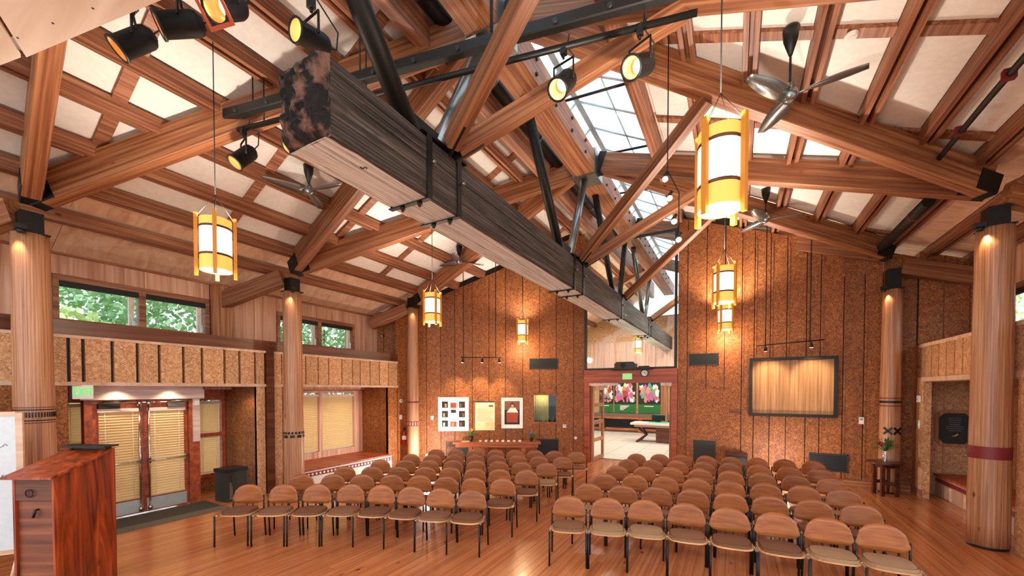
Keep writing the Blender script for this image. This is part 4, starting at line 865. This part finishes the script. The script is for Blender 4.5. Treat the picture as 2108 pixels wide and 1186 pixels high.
t = thing('wall_switches', 'white switch plates on the right corner post', 'switch', (RX-.06, 11.75, 1.55)); ob('plate', MB().box(-.01, 0, -.05, .05, -.09, .09), 'white', t); ob('rocker', MB().box(-.016, -.01, -.015, .015, -.03, .03), 'paper', t)
t = thing('wall_sensor', 'white box above the switches on the right corner post', 'sensor', (RX-.06, 11.75, 2.1)); ob('case', MB().box(-.04, 0, -.05, .05, -.07, .07), 'white', t); ob('lens', MB().box(-.045, -.04, -.02, .02, -.03, .0), 'print_grey', t)
t = thing('wall_speaker', 'white round device on the left wall above the fire extinguisher', 'sensor', (SX+.035, 9.1, 1.95)); o = ob('case', MB().lathe([(.06, 0), (.055, .03)], 14), 'white', t); o.rotation_euler = (0, math.pi/2, 0); o = ob('mesh_face', MB().lathe([(.03, .03), (.025, .035)], 10), 'print_grey', t); o.rotation_euler = (0, math.pi/2, 0)
t = thing('switch_plate', 'white switch plate between the round device and the extinguisher', 'switch', (SX+.035, 9.1, 1.45)); ob('plate', MB().box(0, .012, -.05, .05, -.07, .07), 'white', t); ob('rocker', MB().box(.012, .018, -.015, .015, -.03, .03), 'paper', t)
t = thing('fire_extinguisher', 'red fire extinguisher on the wall beside the far left column', 'extinguisher', (SX+.13, 9.15, .6))
ob('cylinder', MB().lathe([(.06, 0), (.07, .02), (.07, .36), (.05, .42), (.025, .44)], 16), 'red', t); ob('valve_head', MB().lathe([(.025, .44), (.03, .5), (.015, .52)], 10).box(-.02, .09, -.012, .012, .5, .52).box(-.02, .1, -.012, .012, .535, .55), 'black', t)
ob('hose', MB().tube([(.03, 0, .49), (.1, .03, .44), (.09, .05, .25), (.085, .05, .1)], .012, 6), 'black', t); ob('label_sticker', MB().lathe([(.0715, .16), (.0715, .28)], 16, cap=False), 'paper', t); ob('wall_bracket', MB().box(-.12, -.06, -.03, .03, .2, .26), 'steel', t)
t = on_aw('security_camera', 'small black security camera on the strand board above the left soffit', 'camera', sAW(-9.75), 4.0); ob('mount', MB().box(-.03, .03, -.02, 0, -.04, .04), 'black', t); ob('camera_body', MB().tube([(0, -.03, 0), (.02, -.16, -.03)], .035, 10), 'black', t); ob('lens', MB().tube([(.02, -.16, -.03), (.021, -.165, -.031)], .022, 10), 'steel', t)
# long altar table
p = aw(2.75, 0, .5); t = thing('console_table', 'long reddish console table along the end wall under the pictures', 'table', p, PHI)
ob('top', MB().box(-1.32, 1.32, -.24, .2, .66, .72), 'table_red', t); ob('apron', MB().box(-1.24, 1.24, -.2, .16, .56, .66), 'table_red', t)
for sx in (-1, 1): ob('trestle', MB().box(sx*.8-.06, sx*.8+.06, -.16, .14, .06, .56).box(sx*.8-.09, sx*.8+.09, -.2, .18, 0, .06), 'table_red', t)
def vase_flowers(name, label, loc, hv, rv, flower, nleaf, mat, sp=.14, leaf='leaf_pot'):
    t = thing(name, label, 'flowers', loc); ob('vase', MB().lathe([(rv*.6, 0), (rv*.5, .02), (rv, hv)], 14, cap=False).lathe([(rv*.6, 0), (rv*.6, .012)], 14), mat, t)
    mb = MB(); rnd = random.Random(hash(label) % 999 if False else len(label))
    for k in range(nleaf):
        a = rnd.uniform(0, 6.28); e = rnd.uniform(.2, 1.2); L = rnd.uniform(.5, 1)*sp; b = Vector((0, 0, hv-.02)); tip = b+Vector((math.cos(a)*math.sin(e), math.sin(a)*math.sin(e), math.cos(e)))*L*1.3
        mb.tube([b, tip], .003, 4); sd = Vector((-math.sin(a), math.cos(a), .3)).normalized()*.025; md = (b*.3+tip*.7)
        mb.add([tuple(md), tuple(md*.4+tip*.6+sd), tuple(tip*1.0), tuple(md*.4+tip*.6-sd)], [(0, 1, 2, 3)])
    ob('foliage', mb, leaf, t, kind='stuff')
    for (dx, dy, dz, r, m_) in flower:
        mb = MB()
        for k in range(7):
            a = 2*math.pi*k/7; mb.add([(0, 0, 0), (r*math.cos(a-.4)*.8, r*math.sin(a-.4)*.8, r*.3), (r*math.cos(a), r*math.sin(a), r*.5), (r*math.cos(a+.4)*.8, r*math.sin(a+.4)*.8, r*.3)], [(0, 1, 2, 3)])
        mb.lathe([(.02*r/.05, 0), (.3*r, .1*r), (.1*r, .35*r)], 8)
        o = ob('flower', mb, m_, t); o.location = (dx, dy, dz); o.rotation_euler = (math.radians(60), 0, .3)
    return t
q = Vector(p)
def tp(u, v, z): return (q.x+AD.x*u+AN.x*-v, q.y+AD.y*u-AN.y*v, z)
vase_flowers('flower_arrangement', 'dark pot with a yellow flower and green leaves on the console table', tp(-.78, -.02, .72), .14, .07, [(.03, -.03, .34, .06, 'yellow')], 40, 'pot', .2)
vase_flowers('flower_arrangement', 'small dark pot with blue flowers at the right end of the console table', tp(1.05, -.02, .72), .1, .06, [(-.03, -.03, .24, .05, 'blue')], 26, 'pot', .15)
t = thing('paper_stack', 'small stack of white papers on the console table', 'papers', tp(-.95, -.1, .72), PHI); ob('sheet', MB().box(-.12, .12, -.09, .09, 0, .012), 'paper', t); o = ob('sheet', MB().box(-.11, .11, -.08, .08, .012, .022), 'white', t); o.rotation_euler = (0, 0, .2)
for k in range(8):
    t = thing('place_card', '%s small card standing along the console table, counted from the left' % ORD[k], 'card', tp(-.5+k*.17, -.08, .72), PHI+random.uniform(-.2, .2), 'small cards on the console table'); ob('card', MB().prism([(-.04, -.03, 0), (.04, -.03, 0), (.04, 0, .05), (-.04, 0, .05)], (0, .003, 0)).prism([(-.04, .03, 0), (.04, .03, 0), (.04, .003, .05), (-.04, .003, .05)], (0, .003, 0)), 'paper' if k % 3 else 'paper_yellow', t)
# woven screen
t = thing('woven_screen', 'woven brown panel in a black frame hanging on the right end wall', 'wall hanging', (1.21, EY-.014, 2.365))
framed(t, 1.82, 1.49, .07, 'black', 'woven', .09)
t = thing('name_plate', 'small brown plate left of the woven screen', 'plate', (-.02, EY-.014, 1.72)); ob('plate', MB().box(-.12, .12, -.015, 0, -.04, .04), 'fir_dark', t); ob('plate_border', MB().box(-.125, .125, -.01, 0, -.045, -.04).box(-.125, .125, -.01, 0, .04, .045), 'trim_red', t)
# dark box by end wall
t = thing('speaker_cabinet', 'low dark speaker cabinet standing against the right end wall', 'speaker', (.03, EY-.3, 0)); ob('cabinet', MB().box(-.24, .24, -.18, .2, 0, .62), 'black', t); ob('curved_top', MB().prism([(-.26, -.2, .62), (.26, -.2, .62), (.22, -.2, .67), (-.22, -.2, .67)], (0, .4, 0)), 'dark_table', t); ob('grille_cloth', MB().box(-.2, .2, -.185, -.18, .05, .56), 'grille', t)
# clock, exit sign, projector at the doorway
t = thing('wall_clock', 'round clock with dark rim above the foyer doorway', 'clock', (-2.34, EY-.055, 2.78)); o = ob('rim', MB().lathe([(.1, 0), (.11, .02), (.11, .035), (.095, .04), (.09, .02)], 24, cap=False), 'black', t); o.rotation_euler = (math.pi/2, 0, 0); o = ob('face', MB().lathe([(.095, .0), (.095, .018)], 24), 'white', t); o.rotation_euler = (math.pi/2, 0, 0)
ob('hour_hand', MB().box(-.006, .006, -.024, -.02, 0, .05), 'black', t); o = ob('minute_hand', MB().box(-.004, .004, -.026, -.022, 0, .075), 'black', t); o.rotation_euler = (0, 1.9, 0)
t = thing('exit_sign', 'small lit green exit sign above the foyer doorway', 'sign', (-2.83, EY-.055, 2.69)); ob('housing', MB().box(-.14, .14, -.05, 0, -.09, .09), 'white', t); ob('lit_face', MB().box(-.125, .125, -.053, -.05, -.075, .075), 'exit_lit', t)
x_ = link('lettering', text_mesh('EXIT', .12), 'white', t); x_.data.materials.append(MAT['white']); x_.location = (0, -.056, 0); x_.rotation_euler = (math.pi/2, 0, 0); x_.scale = (.75, 1, 1)
t = thing('projector', 'dark projector on the ledge below the transom glass', 'projector', (-2.85, EY-.2, 2.91)); ob('shelf', MB().box(-.45, .75, -.14, .18, -.02, 0), 'black', t); ob('case', MB().prism([(-.3, -.16, 0), (.3, -.16, 0), (.3, -.16, .14), (.24, -.16, .2), (-.24, -.16, .2), (-.3, -.16, .14)], (0, .3, 0)), 'slate', t)
o = ob('projection_lens', MB().lathe([(.06, 0), (.06, .05), (.045, .06), (.045, .03)], 16), 'black_metal', t); o.location = (-.05, -.15, .1); o.rotation_euler = (math.pi/2, 0, 0)
for sx in (-.2, .2): ob('foot', MB().lathe([(.02, -.0), (.02, .012)], 8, (sx, 0, -.002)), 'black', t)
t = thing('media_box', 'flat black box beside the projector', 'box', (-2.33, EY-.2, 2.91)); ob('case', MB().box(-.14, .14, -.1, .12, 0, .07), 'black', t); ob('front_strip', MB().box(-.12, .12, -.104, -.1, .02, .05), 'grille', t)

def flood(x, y, label, pw, rz):
    t = thing('floor_floodlight', label, 'floodlight', (x, y, 0), rz); ob('foot_plate', MB().box(-.1, .1, -.1, .1, 0, .02), 'black', t); ob('stem', MB().tube([(0, 0, .02), (0, 0, .3)], .015, 8), 'black_metal', t); ob('lamp_head', MB().lathe([(.05, .28), (.07, .31), (.07, .36)], 14), 'black', t)
    ob('bulb', MB().lathe([(.04, .36), (.05, .4), (.03, .44), (.005, .455)], 12), 'lens_hot', t); lamp('flood_bulb', 'POINT', (0, 0, .52), pw, (1, .95, .88), .05, None, parent=t)
flood(-7.7, 8.8, 'small floodlight on the floor behind the left chair block', 95, .3)
flood(.95, 11.1, 'small floodlight on the floor behind the right chair block', 55, 0)
# ---- right side: table with flowers, plaque, bench
t = thing('side_table', 'dark round-topped side table standing before the far right column', 'table', (2.86, 11.55, 0), .3)
ob('top', MB().lathe([(.3, .69), (.33, .7), (.33, .725), (.31, .73)], 28), 'dark_table', t)
for a in range(4): c, s = R2(.19, 0, math.pi/4+a*math.pi/2); ob('leg', MB().box(c-.03, c+.03, s-.03, s+.03, 0, .69), 'dark_table', t)
ob('apron', MB().box(-.15, .15, -.15, .15, .61, .69), 'dark_table', t)
for s in (-1, 1): ob('stretcher', MB().box(-.135, .135, s*.135-.015, s*.135+.015, .24, .31), 'dark_table', t)
vase_flowers('flower_vase', 'glass vase with a red flower and greenery on the dark side table', (2.84, 11.52, .731), .25, .085, [(-.1, -.1, .38, .065, 'red')], 60, 'vase_glass', .26)
t = thing('memorial_plaque', 'octagonal black plaque in a wooden frame in the right alcove', 'plaque', (4.11, EY-.022, 1.46))
def octo(w, h, c, y): return [(-w+c, y, -h), (w-c, y, -h), (w, y, -h+c), (w, y, h-c), (w-c, y, h), (-w+c, y, h), (-w, y, h-c), (-w, y, -h+c)]
ob('wood_frame', MB().prism(octo(.31, .4, .12, -.025), (0, .025, 0)), 'fir_z', t); ob('slate_face', MB().prism(octo(.24, .33, .09, -.035), (0, .012, 0)), 'slate', t)
for k in range(7): wd = random.uniform(.08, .15); ob('engraved_line', MB().box(-wd, wd, -.0365, -.035, .22-k*.045, .228-k*.045), 'print_grey', t)
o = ob('emblem', MB().prism([(-.05, -.038, -.17), (.01, -.038, -.14), (.05, -.038, -.1), (.06, -.038, -.13), (.02, -.038, -.17)], (0, .003, 0)), 'yellow', t)
t = thing('alcove_bench', 'low pale bench with a red band in the right alcove', 'bench', (0, 0, 0)); ob('bench_top', MB().box(3.8, 4.45, 8.4, 12.17, .43, .47), 'trim_red', t); b_ = ob('bench_front', MB().box(3.84, 3.88, 8.4, 12.15, 0, .43), 'carved', t); ob('red_band', MB().box(3.83, 3.84, 8.4, 12.15, .3, .38), 'red_band', b_)
for k in range(9): ob('front_slat', MB().box(3.832, 3.84, 8.45+k*.42, 8.8+k*.42, .02, .28), 'ply' if k % 2 else 'carved', b_)
t = thing('tablet', 'dark tablet lying on the right alcove bench', 'tablet', (4.0, 10.9, .47)); ob('body', MB().box(-.1, .1, -.14, .14, 0, .012), 'steel', t); ob('screen', MB().box(-.09, .09, -.13, .13, .012, .014), 'black', t)

# ---- left foreground: lectern, whiteboard, bin
lx = Vector((-6.3, 1.32, 0))   # near right corner on the floor
t = thing('lectern', 'tall red-brown wooden lectern with a sloping top at the lower left', 'lectern', lx, PHI)
w_, d_, z0, z1 = .44, .64, 1.36, 1.56
ob('side_panel', MB().prism([(-.025, 0, 0), (-.025, d_-.18, 0), (-.025, d_-.18, z0+(z1-z0)*.7), (-.025, 0, z0)], (.025, 0, 0)), 'lectern', t)
ob('side_stile', MB().prism([(-.02, d_-.18, 0), (-.02, d_, 0), (-.02, d_, z1), (-.02, d_-.18, z0+(z1-z0)*.7)], (.026, 0, 0)), 'lectern', t)
ob('side_panel', MB().prism([(-w_, 0, 0), (-w_, d_, 0), (-w_, d_, z1), (-w_, 0, z0)], (.025, 0, 0)), 'lectern', t)
ob('audience_panel', MB().box(-w_, 0, d_, d_+.02, 0, z1), 'lectern', t)
ob('back_panel', MB().box(-w_+.025, -.025, .03, .05, 0, z0-.25), 'fir_dark', t)
dw = ob('drawer', MB().box(-w_+.025, -.025, .005, .3, z0-.24, z0-.08), 'fir_dark', t); ob('ring_pull', MB().tube([(-.25+.04*math.cos(a*.6), -.01, z0-.16+.04*math.sin(a*.6)) for a in range(11)], .006, 6), 'black_metal', dw)
ob('front_rail', MB().box(-w_+.025, -.025, .005, .05, z0-.08, z0), 'fir_dark', t); ob('lock', MB().tube([(-.2, .025, z0-.34), (-.2, .0, z0-.34), (-.22, -.005, z0-.42)], .012, 6), 'black_metal', t)
top = ob('sloping_top', MB().prism([(-w_-.05, -.06, z0-.005), (-w_-.05, d_-.02, z1+.01), (-w_-.05, d_-.02, z1+.035), (-w_-.05, -.06, z0+.02)], (w_+.09, 0, 0)), 'lectern', t)
ob('audience_ledge', MB().box(-w_-.03, .03, d_-.14, d_+.04, z1+.05, z1+.07), 'black', t); ob('ledge_support', MB().box(-w_+.03, -.03, d_-.06, d_+.01, z1, z1+.05), 'black', t)
ob('lamp_knob', MB().lathe([(.01, 0), (.02, .02), (.008, .05)], 8, (-w_+.05, d_-.1, z1+.02)), 'black', t)
# whiteboard on an easel
bx = Vector((-7.64, 1.33, 0)); t = thing('whiteboard_easel', 'white board on a wooden easel at the left edge behind the lectern', 'whiteboard', bx, PHI+.5)
ob('board', MB().box(-.9, -.03, 0, .02, .35, 1.98), 'board_white', t); ob('frame_stile', MB().box(-.03, .03, -.01, .03, .3, 2.02), 'ply', t); ob('frame_rail', MB().box(-.9, -.03, -.01, .03, 1.98, 2.03), 'ply', t); ob('marker_tray', MB().box(-.9, -.03, -.03, .03, .3, .35), 'ply', t)
ob('easel_leg', MB().tube([(.0, .03, .35), (.03, .3, 0)], .02, 6), 'ply', t); ob('easel_leg', MB().tube([(-.02, -.01, .35), (-.05, -.12, 0)], .02, 6), 'ply', t)
for k, (u, z) in enumerate(((.1, 1.62), (.18, 1.55), (.14, 1.25), (.26, 1.6))):
    ob('marker_scribble', MB().tube([(-u-.02*i, -.003, z+.02*math.sin(i*1.7+k)) for i in range(5)], .003, 4), 'slate', t)
t = thing('waste_bin', 'dark square waste bin standing at the right of the exit doors', 'bin', (-9.2, 4.42, 0), .1); ob('bin_body', MB().prism([(-.2, -.2, 0), (.2, -.2, 0), (.2, .2, 0), (-.2, .2, 0)], (0, 0, .6)), 'slate', t); ob('bin_lid', MB().box(-.215, .215, -.215, .215, .6, .67), 'black', t); ob('bin_flap', MB().box(.2, .215, -.12, .12, .32, .55), 'grille', t); ob('bin_strip', MB().box(.2, .21, -.16, -.1, .05, .4), 'steel', t)

# ================================================================== FOYER
ff = struct('floor', MB().box(-11, 5.5, 13.2, 23.2, -.3, -.03), 'stone', 'pale tiled floor of the foyer')
for i in range(8):
    for j in range(10):
        x0, y0 = -5.8+i*.9, 13.2+j*.95; ob('tile', MB().box(x0+.006, x0+.894, y0+.006, y0+.944, -.03, 0), 'tile', ff)
ob('tile_field', MB().box(-11, -5.81, 13.2, 23, -.03, 0).box(1.41, 5.4, 13.2, 23, -.03, 0), 'tile', ff)
FY = 22.3
wb = struct('wall_back', MB().box(-11, 5.5, FY, FY+.2, 0, 5).box(-9, 3.4, FY, FY+.2, 5, 6.2), 'osb_light', 'back wall of the foyer behind the banners')
for k in range(14): ob('wall_panel', MB().box(-10+k*1.05, -9+k*1.05, FY-.02, FY, 2.7, 4.9), 'ply_z', wb)
ob('stone_base', MB().box(-10, 5, FY-.04, FY, 0, 1.0), 'stone', wb)
def banner(x0, x1, label, cols, lines):
    t = thing('photo_banner', label, 'banner', ((x0+x1)/2, FY-.05, 0)); w = (x1-x0)/2
    ob('photo_print', MB().box(-w, w, -.02, 0, 1.5, 2.75), 'print_dark', t); g = ob('green_strip', MB().box(-w, w, -.022, 0, 1.03, 1.5), 'green_print', t)
    for k in range(60):
        r = random.uniform(.05, .16); u, z = random.uniform(-w+r*1.1, w-r*1.1), random.uniform(1.5+2*r, 2.74-2*r)
        ob('print_figure', MB().prism([(u+r*(q_[0]), -.024-.0004*k, z+r*q_[1]*1.8) for q_ in [(random.uniform(.5, 1.1)*math.cos(a_), random.uniform(.5, 1.1)*math.sin(a_)) for a_ in (0, .8, 1.7, 2.6, 3.4, 4.3, 5.3)]], (0, .002, 0)), random.choice(cols), t)
    for k in range(lines): ob('print_line', MB().box(-w*.45, w*.4-.1*k, -.026, -.022, 1.38-k*.07, 1.42-k*.07), 'paper', g)
    return t
banner(-6.75, -5.96, 'left photo banner with a green foot on the foyer wall', ['skin_print', 'print_red', 'print_grey', 'paper', 'print_dark'], 1)
banner(-5.9, -4.73, 'middle photo banner with white text lines on green', ['skin_print', 'print_blue', 'paper', 'print_pink', 'leaf2', 'print_red'], 4)
banner(-4.61, -3.46, 'right photo banner with a mint figure above green', ['print_mint', 'paper', 'print_pink', 'print_grey', 'skin_print'], 1)
t = thing('foyer_bench', 'long wooden wall bench below the foyer banners', 'bench', (0, 0, 0)); ob('shelf_top', MB().box(-7.8, -2.6, FY-.65, FY-.06, .72, .8), 'table_red', t); ob('bench_back', MB().box(-7.8, -2.6, FY-.1, FY-.05, .1, .72), 'grille', t)
for x_ in (-6.5, -4.4): ob('leg', MB().box(x_-.1, x_+.1, FY-.62, FY-.5, 0, .72), 'table_red', t)
ob('lower_rail', MB().box(-7.8, -2.6, FY-.5, FY-.4, .1, .22), 'table_red', t)
t = thing('model_table', 'pale topped foyer table with dark trestle legs', 'table', (-2.9, 18.4, 0)); ob('top', MB().box(-1.15, 1.5, -.5, .55, .76, .84), 'ply_pale', t); ob('apron', MB().box(-1.0, 1.4, -.4, .45, .66, .76), 'carved', t)
for s in (-1, 1): ob('leg', MB().tube([(-.85, s*.35, .66), (-.55, s*.1, .3), (-.9, s*.4, 0)], .06, 8), 'dark_table', t)
ob('cabinet', MB().box(-.1, 1.3, -.3, .35, .02, .64), 'fir_dark', t); ob('green_cloth', MB().box(-.5, 1.45, -.35, .45, .84, .85), 'print_mint', t)
t = thing('display_monitor', 'small dark monitor standing on the foyer table', 'monitor', (-3.0, 18.75, .852)); ob('screen', MB().box(-.28, .28, -.03, .03, .06, .3), 'black', t); ob('bezel_top', MB().box(-.29, .29, -.035, .035, .3, .34), 'steel', t); ob('stand', MB().box(-.1, .1, -.08, .08, 0, .06), 'black', t)
t = thing('foyer_post', 'square timber post at the right of the foyer doorway view', 'post', (-2.95, 20.2, 0)); ob('post_body', MB().box(-.14, .14, -.14, .14, 0, 3.2), 'fir_z', t); ob('post_cap', MB().box(-.25, .25, -.2, .2, 2.62, 2.78), 'bleached', t)
t = thing('foyer_shelf', 'open wooden shelf with dark objects behind the foyer post', 'shelf', (-2.35, 20.5, 0)); ob('shelf_side', MB().box(-.3, -.25, -.2, .2, 0, 2.5).box(.3, .35, -.2, .2, 0, 2.5), 'fir_z', t)
for z in (.5, 1.0, 1.4, 1.8, 2.2): ob('shelf_board', MB().box(-.25, .3, -.2, .2, z, z+.05), 'fir_z', t)
for k, z in enumerate((1.05, 1.45, 1.85)):
    t = thing('shelf_ornament', '%s dark ornament from the bottom on the foyer shelf' % ORD[k], 'ornament', (-2.4, 20.45, z), 0, 'ornaments on the foyer shelf'); ob('body', MB().lathe([(.08, 0), (.12, .1), (.06, .2), (.07, .25)], 12), 'black', t); ob('rim', MB().lathe([(.072, .25), (.072, .27)], 12), 'print_grey', t)
for (a, b, lab) in (((-8.2, 13.4), (-3.36, 13.3), 'foyer rafter on the left seen through the transom'), ((2.8, 13.4), (-2.84, 13.3), 'foyer rafter on the right seen through the transom'), ((-8.2, 17.4), (-3.36, 17.6), 'far left foyer rafter seen through the transom'), ((2.8, 17.4), (-2.84, 17.6), 'far right foyer rafter seen through the transom')):
    t = thing('rafter', lab, 'beam'); L_ = a[0] < -3; timber('beam_body', (a[0], a[1], rb(a[0], L_)), (b[0], b[1], rb(b[0], L_)), .19, .42, 'fir', t); timber('steel_shoe', (b[0]+(-.2 if L_ else .2), b[1], rb(b[0], L_)-.07), (b[0], b[1], rb(b[0], L_)), .2, .44, 'steel_dark', t)

for k, (x_, y_) in enumerate(((-5.2, 15.2), (-1.2, 15.2), (-5.2, 19.5), (-1.2, 19.5))):  # fill lamps added out of view to brighten the foyer
    t = thing('foyer_fill_lamp', '%s added fill lamp over the foyer, out of direct view' % ORD[k], 'lamp', (x_, y_, 5.9), 0, 'added foyer fill lamps'); ob('tray', MB().box(-.6, .6, -.15, .15, 0, .06), 'white', t); ob('diffuser', MB().box(-.57, .57, -.12, .12, -.012, 0), 'lamp_white', t)
    ob('suspension', MB().tube([(0, 0, .06), (0, 0, zroof(x_)-5.9)], .008, 6), 'black', t); lamp('foyer_fill_light', 'AREA', (0, 0, -.03), 130, (1, .95, .88), 1.1, None, parent=t, sy=.24)

# ================================================================== OUTSIDE
gr = struct('ground', MB().box(-60, 40, -30, 60, -.6, -.32), 'grass', 'pale paved ground outside the building')
lq = random.Random(3)
def tree(x, y, h, r, label, mat, n=4500):
    t = thing('tree', label, 'tree', (x, y, -.3)); ob('trunk', MB().tube([(0, 0, 0), (.1, .05, h*.5), (0, .1, h*.9)], [.2, .14, .05], 8), 'trunk', t)
    mb = MB()
    for k in range(n):
        while 1:
            u = Vector((lq.uniform(-1, 1), lq.uniform(-1, 1), lq.uniform(-1, 1)))
            if .35 < u.length < 1: break
        p = Vector((u.x*r, u.y*r, h*.62+u.z*h*.4)); a = Vector((lq.uniform(-1, 1), lq.uniform(-1, 1), lq.uniform(-1, 1))).normalized(); b = a.orthogonal().normalized(); s = lq.uniform(.07, .16)
        mb.add([tuple(p-a*s), tuple(p+b*s*.5), tuple(p+a*s), tuple(p-b*s*.5)], [(0, 1, 2, 3)])
    ob('foliage', mb, mat, t, kind='stuff')
tree(-17.5, 3.6, 7.5, 2.8, 'dark green tree outside the first clerestory window', 'leaf')
tree(-14.6, 3.2, 4.6, 1.6, 'bright yellow-green shrub tree nearer outside the first clerestory window', 'leaf2')
tree(-17, 7.2, 7.6, 2.8, 'green tree outside behind the second clerestory pane', 'leaf')
tree(-16.2, 11.5, 7.2, 2.6, 'green tree outside the clerestory above the bench', 'leaf')
tree(-15.5, 15.5, 7.5, 2.6, 'green tree outside beyond the far clerestory pane', 'leaf2')
tree(9.5, 17.5, 7, 2.8, 'green tree outside the right clerestory window', 'leaf2')
for (x_, y_, lab) in ((-13.0, 6.6, 'white eave corner outside the first clerestory window'), (-12.6, 11.6, 'white eave corner outside the second clerestory window')):
    t = thing('roof_eave', lab, 'eave', (x_, y_, 4.3)); ob('soffit_board', MB().prism([(0, 0, 0), (.9, .5, .25), (.7, 1.4, .3), (-.3, .6, 0)], (0, 0, .08)), 'brick_ext', t); ob('fascia', MB().prism([(0, 0, 0), (-.3, .6, 0), (-.3, .6, .3), (0, 0, .3)], (-.03, -.02, 0)), 'white', t)
